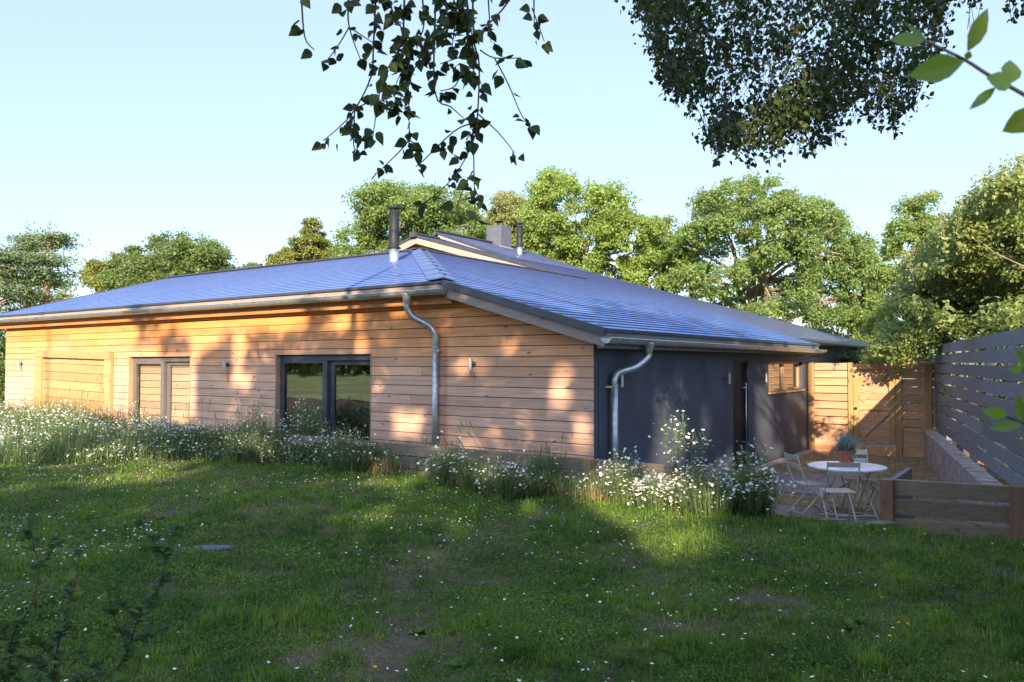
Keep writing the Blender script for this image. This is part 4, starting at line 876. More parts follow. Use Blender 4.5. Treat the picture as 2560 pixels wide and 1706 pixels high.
def birch_mass():
    rg = np.random.default_rng(72); base = np.array([3.6, 4.6, .45]); t = empty('birch_tree', base, 'birch with the dense dark leafy crown filling the top right', 'tree')
    low = [(1530, -10), (1560, 40), (1625, 80), (1650, 170), (1700, 260), (1755, 290), (1770, 345), (1800, 392), (1880, 400), (1950, 385), (2040, 370), (2100, 335), (2130, 290), (2180, 300), (2240, 340), (2270, 290), (2290, 215), (2330, 220), (2345, 120), (2350, 40), (2370, -10)]
    mb = MB(); C = []
    for k in range(1150):
        x = rg.uniform(1595, 2360); yb = in_profile(low, x)-14+35*(vnoise(np.array([x]), np.array([0.]), .03, 80)[0]-.6)*2+rg.normal(0, 12); D = rg.uniform(5.6, 8.0)
        if rg.random() < .3: y1 = yb-rg.uniform(0, 50)
        else: y1 = rg.uniform(-40, max(yb-20, 0))
        if 2150 < x and y1 > 60 and rg.random() < .3: continue
        L_ = rg.uniform(30, 90); x0 = x+rg.uniform(-45, 45); y0 = y1-L_; pp = smoothpath([P(x0, y0, d=D), P((x0+x)/2+rg.uniform(-8, 8), y0+L_*.5, d=D), P(x, y1, d=D)], 3)
        mb.tube(pp, list(np.linspace(.004, .0015, len(pp))), 4); n = int(L_/3.4); pts, _ = along(pp, n, rg); C.append(pts+rg.normal(0, .05, pts.shape))
    for k in range(60):   # loose sprays hanging past the lower edge
        x = rg.uniform(1640, 2300); y1 = in_profile(low, x)+rg.uniform(-30, 26); D = rg.uniform(5.6, 7.5); pp = smoothpath([P(x-rg.uniform(-25, 25), y1-70, d=D), P(x, y1-30, d=D), P(x+rg.uniform(-14, 14), y1, d=D)], 3)
        mb.tube(pp, .0025, 4); pts, _ = along(pp, 13, rg); C.append(pts+rg.normal(0, .015, pts.shape))
    for k in range(9):   # second small bunch at the right edge
        x = rg.uniform(2420, 2560); D = 6; pp = smoothpath([P(x-10, -60, d=D), P(x, 0, d=D), P(x+rg.uniform(-15, 15), rg.uniform(15, 88), d=D)], 3); mb.tube(pp, .002, 4); pts, _ = along(pp, 14, rg); C.append(pts+rg.normal(0, .02, pts.shape))
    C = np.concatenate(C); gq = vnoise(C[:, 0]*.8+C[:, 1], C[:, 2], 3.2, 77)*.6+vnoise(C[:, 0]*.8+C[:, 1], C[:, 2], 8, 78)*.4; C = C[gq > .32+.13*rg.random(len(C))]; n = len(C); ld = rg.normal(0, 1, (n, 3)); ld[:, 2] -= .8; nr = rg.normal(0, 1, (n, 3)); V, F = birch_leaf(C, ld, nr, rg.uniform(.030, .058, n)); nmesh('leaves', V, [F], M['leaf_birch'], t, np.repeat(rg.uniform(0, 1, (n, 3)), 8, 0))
    crown0 = base+[0, .2, 5.6]
    mb.tube([base, base+[-.1, 0, 3], crown0, crown0+[-.2, .3, 3]], [.2, .17, .12, .04], 10)
    for x, y, D in ((1700, -40, 6.8), (1850, 40, 6.6), (1950, 150, 6.9), (2100, 60, 6.4), (2200, 120, 6.2), (2300, -20, 6), (2480, -60, 6), (1800, -80, 7)): limb(mb, crown0+[0, 0, rg.uniform(-.8, .5)], P(x, y, d=D), .03, .006, rg, 6, .05, 6)
    mb.build('trunk', M['birchtwig'], t, True)
birch_mass()
# near sprig at the right edge and shoots low right
def sprig(label, stem, D, lv, name='sprig', w_=.42, mat='leaf_sprig'):
    t = empty(name, P(*stem[0], d=D), label, 'leafy shoot'); mb = MB(); pp = smoothpath([P(x, y, d=D+.02*i) for i, (x, y) in enumerate(stem)], 4); mb.tube(pp, list(np.linspace(.0032, .0018, len(pp))), 6); mb.build('stem', M['birchtwig'], t, True)
    V = []; F = []; T = []; rg = np.random.default_rng(8)
    for (x0, y0, x1, y1, wd) in lv:
        a = P(x0, y0, d=D); b = P(x1, y1, d=D+rg.uniform(-.02, .02)); d_ = b-a; L_ = np.linalg.norm(d_); d_ /= L_; s = np.cross(d_, _F0); s /= np.linalg.norm(s); s = s+_F0*rg.uniform(-.35, .35); nn = np.cross(d_, s)
        prof = [(0, 0), (.1, .1), (.3, .26), (.55, .30), (.8, .17), (1, 0)]; k = len(V); W2 = wd/FPX*D/.6
        for u, v in prof: V.append(a+d_*L_*u+s*v*W2+nn*.15*v*W2)
        for u, v in prof[1:-1][::-1]: V.append(a+d_*L_*u-s*v*W2+nn*.15*v*W2)
        m = len(prof)*2-2; F.append([k+i for i in range(6)]); F.append([k, k+5]+[k+6+i for i in range(4)]); T += [rg.uniform(.2, 1, 3)]*m
    nmesh('leaves', np.array(V), [np.array(F)], M[mat], t, np.array(T))
sprig('big leafed green shoot reaching in at the upper right edge', [(2620, 275), (2560, 237), (2470, 187), (2415, 152), (2340, 115), (2300, 98)], 1.05, [(2410, 155, 2270, 190, 62), (2415, 150, 2425, 128, 20), (2418, 130, 2470, 20, 46), (2310, 103, 2225, 100, 42), (2320, 108, 2262, 55, 18), (2530, 215, 2465, 195, 50), (2525, 210, 2525, 150, 60), (2490, 218, 2422, 275, 26), (2600, 275, 2505, 330, 60)], 'leafy_shoot')
sprig('blurred green shoot in front of the right dark fence', [(2640, 1130), (2585, 1070), (2550, 1055), (2500, 1035)], .95, [(2520, 1040, 2455, 1025, 30), (2560, 1055, 2540, 985, 34), (2555, 1060, 2470, 1072, 28), (2570, 1065, 2600, 1000, 36), (2600, 1090, 2555, 1100, 30)], 'leafy_shoot')
sprig('blurred green leaf tip at the edge beside the upper fence boards', [(2640, 930), (2590, 925), (2550, 920)], .95, [(2560, 920, 2520, 925, 22), (2575, 925, 2535, 872, 26), (2590, 925, 2560, 960, 24)], 'leafy_shoot')
# foreground sapling bottom left
def sapling():
    rg = np.random.default_rng(81); D = 3.0; st = [[(20, 1800), (29, 1602), (61, 1544), (84, 1495), (96, 1418), (82, 1357), (73, 1295)], [(120, 1800), (140, 1640), (159, 1563), (176, 1498), (191, 1437), (199, 1385)], [(270, 1800), (283, 1701), (321, 1625), (344, 1552), (382, 1498), (409, 1430), (417, 1372), (447, 1305)], [(319, 1617), (283, 1537), (268, 1483)], [(337, 1605), (382, 1582), (440, 1560)],
        [(96, 1418), (130, 1380), (150, 1330)], [(417, 1400), (380, 1350), (340, 1310)], [(30, 1620), (0, 1560), (-20, 1520)], [(140, 1640), (90, 1610), (50, 1600)], [(283, 1701), (220, 1650), (180, 1620)], [(60, 1780), (80, 1700), (120, 1660)], [(200, 1790), (200, 1720), (250, 1680)], [(0, 1780), (10, 1700), (-20, 1660)], [(150, 1790), (160, 1720), (120, 1690)], [(60, 1800), (30, 1730), (50, 1650)], [(230, 1800), (180, 1740), (200, 1690)], [(90, 1790), (130, 1730), (80, 1690)], [(0, 1650), (40, 1640), (90, 1650)], [(344, 1552), (300, 1500), (290, 1440)]]
    base = P(200, 2020, d=D); base[2] = .47; t = empty('sapling', base, 'dark leafy sapling with thin stems at the bottom left', 'sapling'); mb = MB(); C = []; Ld = []
    for pth in st:
        off = rg.uniform(-.2, .2); pp = smoothpath([P(x, y, d=D+off) for x, y in pth], 4); mb.tube(pp, list(np.linspace(.0045 if pth[0][1] > 1750 else .0028, .0014, len(pp))), 5)
        if pth[0][1] > 1750: mb.tube([base+rg.normal(0, .04, 3)*[1, 1, 0], pp[0]], [.006, .0045], 5)
        pts, L_ = along(pp, max(6, int(sum(np.linalg.norm(pp[k+1]-pp[k]) for k in range(len(pp)-1))/.009)), rg)
        s = np.where(np.arange(len(pts)) % 2 == 0, 1., -1.)[:, None]; C.append(pts); Ld.append(_R*s*.9+rg.normal(0, .45, (len(pts), 3))+[0, 0, .25])
    C = np.concatenate(C); Ld = np.concatenate(Ld); n = len(C); nr = rg.normal(0, .4, (n, 3))+[0, 0, 1.]-_F0*.3
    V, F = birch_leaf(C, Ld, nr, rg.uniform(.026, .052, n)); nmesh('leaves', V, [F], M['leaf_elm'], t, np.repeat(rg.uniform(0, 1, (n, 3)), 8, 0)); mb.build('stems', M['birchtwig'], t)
sapling()
# ------------------------------------------------------------------ lawn grass, daisies, weeds
M['grass'] = leafmat('grass_blades', (.038, .11, .020), (.20, .29, .045), .42, .5, .3)
M['straw'] = leafmat('dry_straw', (.30, .20, .09), (.42, .30, .15), .2)
M['petal'] = plain('daisy_petals', (.80, .80, .80), .6, 0, .05)
M['yolk'] = plain('daisy_centre', (.55, .38, .04), .6)
M['camo'] = leafmat('chamomile_stems', (.09, .155, .055), (.19, .25, .11), .35)
BARE = [(P(960, 1630, z=.5), .2, .36), (P(1010, 1590, z=.5), .2, .3), (P(1230, 1432, z=.5), .3, .16), (P(560, 1480, z=.5), .25, .15), (P(1680, 1560, z=.5), .35, .25), (P(530, 1371, z=.5), .42, .22), (P(760, 1640, z=.5), .12, .18), (P(2400, 1330, z=.5), .4, .3), (P(2500, 1430, z=.5), .4, .3), (P(1900, 1500, z=.5), .3, .2)]
def bare(x, y):
    b = np.zeros_like(x)
    for c, a, bb in BARE:
        u = (x-c[0])*_R[0]+(y-c[1])*_R[1]; v = (x-c[0])*_F0[0]+(y-c[1])*_F0[1]; b = np.maximum(b, np.clip(1.5-np.sqrt((u/a)**2+(v/bb)**2)-.5*(vnoise(x, y, 5, 3)-.3), 0, 1))
    return b
def lawn_pts(n, rg, rmin=2.6, rmax=26, power=1.0):
    a = rg.uniform(radians(-37), radians(36), n); r = (rmin**(1-.0)*((rmax/rmin)**rg.random(n)))
    r = r if power == 1.0 else rmin+(rmax-rmin)*rg.random(n)**power
    x = r*(np.cos(a)*_F0[0]+np.sin(a)*_R[0]); y = r*(np.cos(a)*_F0[1]+np.sin(a)*_R[1]); ok = (y < 8.98) & ((x > -2.9) | (y < 9)) & (x > -40); return x[ok], y[ok], r[ok]
rg = np.random.default_rng(90)
x, y, r = lawn_pts(1000000, rg, 2.7, 24)
nz = vnoise(x, y, 1.6, 1)*.45+vnoise(x, y, 6, 2)*.35+vnoise(x, y, 17, 4)*.2; keep = rg.random(len(x)) < np.clip((nz-.14)*2.6, .30, 1)*(1-bare(x, y)*.93); x, y, r, nz = x[keep], y[keep], r[keep], nz[keep]; n = len(x)
cl_ = vnoise(x, y, 9, 72)*.6+vnoise(x, y, 23, 73)*.4; hgt = (.012+.045*nz**1.3+.085*np.clip(cl_-.42, 0, 1)*2+.02*vnoise(x, y, .7, 5))*rg.uniform(.4, 1.2, n); hgt *= np.where(rg.random(n) < .04, 2.0, 1)*(1+.9*np.clip((vnoise(x, y, 3.1, 71)-.62)*6, 0, 1)); hgt = np.where(y > 8.1, hgt*1.5, hgt)
wd = .0035+.0012*r*.5; base = np.stack([x, y, lawn_z(x, y)-.003], 1); V, F = blades(base, rdir(n, .85, rg), hgt*.82, wd*rg.uniform(.7, 1.3, n), rg.uniform(0, .5, n), 2)
tn = np.stack([np.clip(vnoise(x, y, .9, 6)*.5+vnoise(x, y, 7, 9)*.55-.05+rg.normal(0, .14, n), 0, 1), np.clip(-.05+.45*vnoise(x, y, 3, 8)+.6*vnoise(x, y, 11, 74)+rg.normal(0, .16, n), 0, 1), rg.random(n)], 1)
o = nmesh('grass', V, F, M['grass'], None, np.repeat(tn, 5, 0)); tag(o, 'short uneven green lawn grass', 'grass', None, 'stuff')
# small clover-like leaflets between the blades
x, y, r = lawn_pts(440000, rg, 2.7, 18); k = (rg.random(len(x)) < np.clip((vnoise(x, y, 2.4, 61)-.3)*2, .1, 1)*(1-.8*bare(x, y))); x, y, r = x[k], y[k], r[k]; n = len(x)
C = np.stack([x, y, lawn_z(x, y)+rg.uniform(.008, .05, n)], 1); V, F = leaf_quads(C, .011+.0016*r, rg, None, 1.3, .7); tn = np.stack([np.clip(vnoise(x, y, 1.9, 62)*.8+rg.normal(0, .15, n), 0, 1), rg.random(n), rg.random(n)], 1)
tag(nmesh('clover', V, [F], M['grass'], None, np.repeat(tn, 4, 0)), 'low clover and feathery leaflets between the grass', 'ground cover', None, 'stuff')
# dry blades
x, y, r = lawn_pts(16000, rg, 2.7, 20); k = vnoise(x, y, 1.3, 12) > .55; x, y, r = x[k], y[k], r[k]; n = len(x); V, F = blades(np.stack([x, y, lawn_z(x, y)], 1), rdir(n, 1.0, rg), rg.uniform(.03, .09, n), .002+.0007*r, rg.uniform(0, .3, n), 2)
tag(nmesh('dry_grass', V, F, M['straw'], None, tints(n, 5, rg)), 'dry straw coloured blades among the lawn grass', 'grass', None, 'stuff')
def flowers(C, s, rg, parent=None, name='flower_heads', tilt=.5, yolk=True):
    n = len(C); nr = rdir(n, tilt, rg); a = np.cross(nr, rg.normal(0, 1, (n, 3))); a /= np.linalg.norm(a, axis=1, keepdims=True); b = np.cross(nr, a); s = s*rg.uniform(.7, 1.25, n); K = 10; V = [C+nr*(s*.1)[:, None]]
    for i in range(K):
        rr = s*(.5 if i % 2 == 0 else .33); V.append(C+a*(rr*cos(2*pi*i/K))[:, None]+b*(rr*sin(2*pi*i/K))[:, None])
    V = np.stack(V, 1).reshape(-1, 3); st = np.arange(n)[:, None]*(K+1); F = np.concatenate([st+np.array([[0, 1+i, 1+(i+1) % K]]) for i in range(K)])
    o1 = nmesh(name, V, [F], M['petal'], parent)
    V = [C+nr*(s*.26)[:, None]]
    for i in range(5): V.append(C+nr*(s*.1)[:, None]+a*(s*.17*cos(2*pi*i/5))[:, None]+b*(s*.17*sin(2*pi*i/5))[:, None])
    V = np.stack(V, 1).reshape(-1, 3); st = np.arange(n)[:, None]*6; F = np.concatenate([st+np.array([[0, 1+i, 1+(i+1) % 5]]) for i in range(5)])
    o2 = nmesh('flower_centres', V, [F], M['yolk'], parent)
    return o1, o2
x, y, r = lawn_pts(60000, rg, 3.2, 22); f = vnoise(x, y, .55, 21)*.6+vnoise(x, y, 2.2, 22)*.4; p = np.clip((f-.42)*2.2, .015, 1)*np.clip((r-3)/5, .12, 1)*(1+np.clip((-x-6)/6, 0, 1))*.10
lat = x*_R[0]+y*_R[1]; p *= np.clip(1.35-(lat+.5)/3.2, .22, 1.7); k = rg.random(len(x)) < p; x, y = x[k], y[k]; n = len(x); zz = lawn_z(x, y)+rg.uniform(.06, .13, n)
C = np.stack([x, y, zz], 1); o1, o2 = flowers(C, .021, rg); o2.parent = o1; tag(o1, 'small white daisies scattered over the lawn', 'daisies', None, 'stuff'); o2['kind'] = 'stuff'
dd = MB()
for px_, py_ in ((1467, 1405), (938, 1670), (1985, 1625), (2225, 1620), (2270, 1568), (2247, 1567), (300, 1560), (1200, 1540)):
    c = P(px_, py_, z=.5); c[2] = float(lawn_z(c[0], c[1]))+.05; dd.lathe(c, [(.004, -.008), (.011, 0), (.009, .005), (.002, .007)], 8)
tag(dd.build('dandelions', plain('dandelion_yellow', (.75, .40, .02), .6)), 'tiny yellow flowers dotted through the near lawn', 'flowers', None, 'stuff')
# broad-leaved weeds: single plants
def weed(px, py, s, seed, label, up=.5, nlf=13):
    rg = np.random.default_rng(seed); c = P(px, py, z=.5); c[2] = float(lawn_z(c[0], c[1])); a = rg.uniform(0, 2*pi, nlf); d_ = np.stack([np.cos(a), np.sin(a), rg.uniform(up*.5, up*1.4, nlf)], 1); nr = np.stack([-np.cos(a)*.6, -np.sin(a)*.6, np.ones(nlf)], 1)
    V, F = birch_leaf(np.tile(c, (nlf, 1)), d_, nr, .75*s*rg.uniform(.5, 1.2, nlf)); tag(nmesh('weed', V, [F], M['leaf_sprig'], None, np.repeat(rg.uniform(0, .8, (nlf, 3)), 8, 0)), label, 'weed', 'broad leaved weeds in the lawn')
for i, (px_, py_, s, lb, up) in enumerate(((2120, 1590, .11, 'upright light green dock leaf right of centre in the near lawn', 2.2), (1045, 1565, .11, 'broad leaved weed above the larger bare soil patch', .5), (1140, 1650, .10, 'pale thistle like weed at the lower centre', .5), (1320, 1500, .08, 'small round leaved weed in the mid lawn', 1), (2390, 1460, .08, 'single yellow green leaf standing in the right lawn', 2), (2270, 1330, .12, 'weed at the foot of the right low timber wall', .8), (400, 1290, .1, 'broad leaved weed among daisies on the left lawn', .8), (2150, 1560, .1, 'grey green weed beside the dock leaf', .8), (740, 1240, .1, 'pale leafy weed in front of the flower border', .8), (2380, 1540, .1, 'upright leaf in the lower right lawn', 2), (560, 1230, .1, 'clump of green leaves at the front of the daisy border', 1))): weed(px_, py_, s, 300+i, lb, up)
def tuft(px, py, h, n, seed, label):
    rg = np.random.default_rng(seed); c = P(px, py, z=.5); c[2] = float(lawn_z(c[0], c[1])); b = c+np.clip(rg.normal(0, .04, (n, 3)), -.07, .07)*[1, 1, 0]; V, F = blades(b, rdir(n, .4, rg), h*rg.uniform(.5, 1.1, n), np.full(n, .006), rg.uniform(.1, .5, n)); tag(nmesh('grass_tuft', V, F, M['grass'], None, tints(n, 7, rg, .5, 1)), label, 'grass tuft', 'taller grass tufts in the lawn')
for i, a in enumerate(((2340, 1540, .17, 90, 'bright taller grass tuft in the right foreground lawn'), (2420, 1590, .15, 60, 'second bright grass tuft, nearer the right corner'), (2170, 1700, .18, 100, 'bright grass tuft at the bottom edge right of centre'), (1320, 1275, .22, 110, 'tall sunlit grass tuft before the sleeper wall'), (1240, 1250, .2, 80, 'grass tuft in front of the centre daisy clumps'))): tuft(a[0], a[1], a[2], a[3], 330+i, a[4])
c = P(530, 1371, z=.5); mb = MB(); pts = [(c+_R*.18*cos(t)*(1+.15*sin(3*t))+_F0*.09*sin(t)) for t in np.linspace(0, 2*pi, 14)[:-1]]; mb.prism([(p[0], p[1], .49) for p in pts], (0, 0, .02)); tag(mb.build('stone_slab', plain('grey_stone', (.10, .105, .14), .85, 0, .3, 20, .5), None), 'flat grey stone lying in the left lawn', 'stone')
# ------------------------------------------------------------------ chamomile clumps along the wall
def clump(name, label, c, rx, ry, h, nst, nfl, seed, fs=.026, group='daisy clumps along the timber wall', straw=0, fol=1.0, shape=1.0, cat='flower clump'):
    rg = np.random.default_rng(seed); c = np.array(c, float); t = empty(name, c, label, cat, group)
    a = rg.uniform(0, 2*pi, nst); rr = np.sqrt(rg.random(nst)); b = np.stack([c[0]+rx*.55*rr*np.cos(a), c[1]+ry*.55*rr*np.sin(a), np.full(nst, c[2])], 1)
    hh = h*(1-.45*rr**2)*rg.uniform(.6, 1.05, nst); tip = b+np.stack([rx*.55*rr*np.cos(a)*rg.uniform(.3, 1.1, nst), ry*.55*rr*np.sin(a)*rg.uniform(.3, 1.1, nst), hh], 1)
    d_ = tip-b; L_ = np.linalg.norm(d_, axis=1); V1, F1 = blades(b, d_/L_[:, None], L_, np.full(nst, .007), rg.uniform(0, .1, nst), 3); T1 = tints(nst, 7, rg)
    m = int(nst*16*fol); i = rg.integers(0, nst, m); u = rg.uniform(.12, .98, m); pb = b[i]+d_[i]*u[:, None]; V2, F2 = blades(pb+rg.normal(0, .012, (m, 3)), rdir(m, 1.0, rg), rg.uniform(.04, .13, m), np.full(m, .006), rg.uniform(0, .5, m), 2); T2 = tints(m, 5, rg)
    nv = len(V1); V = np.vstack([V1, V2]); FF = [F1[0], F1[1], F2[0]+nv, F2[1]+nv]
    nmesh('stems_and_leaves', V, FF, M['camo'], t, np.vstack([T1, T2]))
    if nfl:
        i = rg.integers(0, nst, nfl); pf = tip[i]+rg.normal(0, 1, (nfl, 3))*[.05, .05, .035]; k = int(nfl*.45); j = rg.integers(0, nst, k); pf[:k] = b[j]+d_[j]*rg.uniform(.45, .95, (k, 1))+rg.normal(0, .05, (k, 3))
        out = (pf-c)*[1, 1, 0]; f1, f2 = flowers(pf+out*.08, fs, rg, t, 'flower_heads', .7); f1['kind'] = 'stuff'; f2['kind'] = 'stuff'
    if straw:
        a = rg.uniform(0, 2*pi, straw); V, F = blades(np.stack([c[0]+rx*rg.normal(0, .6, straw), c[1]+ry*rg.normal(0, .5, straw)-.1, np.full(straw, c[2])+rg.uniform(0, .12, straw)], 1), rdir(straw, 1.3, rg), rg.uniform(.1, .35, straw), np.full(straw, .005), rg.uniform(.1, .5, straw)); nmesh('dry_stalks', V, F, M['straw'], t, tints(straw, 7, rg))['kind'] = 'stuff'
    return t
def at(px, py): p = P(px, py, z=.48); p[2] = .47; return p
# named clumps from right to left: pixel position of the foot
CL = [((1870, 1290), .42, .35, .62, 150, 260, 'dark green daisy clump at the right end, beside the patio opening', 0), ((1760, 1292), .42, .3, .52, 130, 210, 'daisy clump just left of the patio end clump', 0), ((1640, 1278), .32, .26, .36, 110, 330, 'low round cushion of dense white daisies on the sunlit lawn edge', 0), ((1565, 1262), .34, .28, .55, 110, 190, 'sunlit leaning daisy clump right of the sleeper post', 60), ((1480, 1250), .30, .25, .32, 70, 50, 'sparse daisy sprays and dry stalks in front of the sleeper post', 260),
      ((1360, 1232), .30, .26, .52, 150, 18, 'tall grassy clump between shaded daisies and the sleeper post', 60), ((1260, 1245), .42, .3, .42, 130, 170, 'shaded daisy clump left of the grassy clump', 0), ((1125, 1215), .46, .34, .50, 150, 190, 'shaded daisy clump below the tall galvanised downpipe', 0), ((985, 1180), .5, .3, .40, 90, 70, 'flattened brown stalks with few daisies left of the downpipe', 420), ((1010, 1145), .45, .3, .70, 170, 90, 'tall pale feathery clump under the wall right of the large window', 0),
      ((870, 1180), .55, .35, .62, 200, 190, 'daisy clump below the right pane of the large window', 60), ((770, 1150), .55, .4, .88, 240, 220, 'tall daisy clump below the left pane of the large window', 80), ((640, 1155), .75, .5, .85, 300, 300, 'daisy clump with dark seed heads left of the large window', 60)]
for i, (pxy, rx, ry, h, ns, nf, lb, strw) in enumerate(CL): clump('daisy_clump', lb, at(*pxy), rx, ry, h*1.32, int(ns*1.7), int(nf*1.0), 400+i, .040, straw=strw)
GR = [(1060, 1185, .5, 70, 'green grassy clump left of the downpipe foot'), (1190, 1225, .45, 80, 'green grassy clump between the two shaded daisy clumps'), (1310, 1240, .45, 80, 'green grass clump right of the downpipe, beside the tall grassy clump'), (1425, 1240, .35, 50, 'short grass clump at the foot of the sleeper post'), (930, 1175, .5, 80, 'green clump under the right edge of the large window'), (560, 1140, .6, 120, 'green leafy clump between the two windows')]
for i, (px_, py_, h, ns, lb) in enumerate(GR): clump('grass_clump', lb, at(px_, py_), .42, .28, h*1.2, ns*2, 16, 450+i, .036, group='green clumps between the daisies', cat='grass clump')
# taller leggy plants rising before the dark wall
def leggy(px, py, htop, n, seed, label, nf=60, w_=.2):
    c = at(px, py); rg = np.random.default_rng(seed); t = empty('tall_daisy', c, label, 'flowering plant', 'tall leggy daisies against the dark wall'); mb = MB(); pf = []; Cb = []; Db = []
    H = CAMH-(htop-908)/FPX*((c-CAM)@_F)-c[2]
    for k in range(n):
        a = rg.uniform(0, 2*pi); tip = c+[w_*rg.uniform(-1, 1), w_*.6*rg.uniform(-1, 1), H*rg.uniform(.72, 1)]; b = c+rg.normal(0, .03, 3)*[1, 1, 0]; pp = smoothpath([b, b*.5+tip*.5+rg.normal(0, .03, 3)*[1, 1, 0], tip], 4); mb.tube(pp, list(np.linspace(.005, .002, len(pp))), 4)
        for q_ in range(9):
            u = rg.uniform(.35, .98); p0 = b+(tip-b)*u; p1 = p0+np.array([rg.normal(0, .09), rg.normal(0, .06), rg.uniform(.06, .16)]); mb.tube([p0, p1], [.002, .0015], 3); pf.append(p1)
        u = rg.uniform(.1, 1, 60)[:, None]; Cb.append(b+(tip-b)*u+rg.normal(0, .02, (60, 3)))
    mb.build('stems', M['camo'], t); Cb = np.concatenate(Cb); m = len(Cb); V, F = blades(Cb, rdir(m, 1., rg), rg.uniform(.03, .09, m), np.full(m, .006), rg.uniform(0, .3, m), 2); nmesh('leaves', V, F, M['camo'], t, tints(m, 5, rg))
    pf = np.array(pf); f1, f2 = flowers(pf[:nf] if nf < len(pf) else pf, .040, rg, t, 'flower_heads', .7); f1['kind'] = 'stuff'; f2['kind'] = 'stuff'
leggy(1680, 1265, 1022, 7, 501, 'tall branching daisy rising highest against the dark wall', 60, .20)
leggy(1745, 1270, 1065, 4, 502, 'shorter thin daisy right of the tallest one against the dark wall', 34, .12)
leggy(1925, 1300, 1190, 4, 503, 'thin daisy sprays leaning over the patio opening', 36, .32)
# grass seed stalks
def stalks(px, py, n, hpx, seed, label, lean=(0, 0), sp=.25, dark=False):
    c = at(px, py); rg = np.random.default_rng(seed); t = empty('seed_stalks', c, label, 'wild grass', 'tall seeding stalks by the timber wall'); mb = MB(); hb = MB(); dep = (c-CAM)@_F
    for k in range(n):
        b = c+[sp*rg.uniform(-1, 1), sp*.5*rg.uniform(-1, 1), 0]; H = hpx/FPX*dep*rg.uniform(.6, 1); tip = b+_R*(lean[0]*H+rg.normal(0, .1)*H)+[0, 0, H]; pp = smoothpath([b, (b+tip)/2-_R*lean[0]*.15*H, tip], 3); mb.tube(pp, list(np.linspace(.004, .0018, len(pp))), 3)
        d_ = (tip-pp[-2]); d_ /= np.linalg.norm(d_)
        if dark:
            for q_ in range(6): p = b+(tip-b)*rg.uniform(.5, 1)+rg.normal(0, .05, 3); hb.tube([p-[0, 0, .012], p, p+[0, 0, .012]], [.004, .013, .004], 5)
        else: hb.tube([tip-d_*.02, tip+d_*.02, tip+d_*.08, tip+d_*.1], [.003, .007, .006, .002], 5)
    mb.build('stalks', M['camo'], t); hb.build('seed_heads', plain('seed_heads', (.06, .045, .03) if dark else (.12, .14, .06), .8), t)
stalks(1215, 1225, 7, 190, 601, 'dark leaning grass stalks with long seed heads right of the downpipe', (-.45, 0))
stalks(640, 1130, 9, 190, 602, 'tall stems with dark round seed heads left of the large window', (.05, 0), .4, True)
stalks(560, 1120, 6, 180, 603, 'thin pale stalks between the two windows', (.05, 0), .3)
stalks(690, 1130, 5, 250, 604, 'tallest arching grass stalks beside the large window', (-.1, 0), .15)
stalks(500, 1115, 12, 120, 606, 'short feathery stalks under the lamp between the windows', (.0, 0), .7)
stalks(790, 1160, 9, 130, 607, 'thin stalks in front of the left pane of the large window', (.1, 0), .5)
stalks(1360, 1235, 6, 150, 608, 'green grass stalks above the tall grassy clump', (.08, 0), .2)
stalks(250, 1110, 14, 170, 605, 'thin dry stalks in front of the boarded door', (.05, 0), .9)
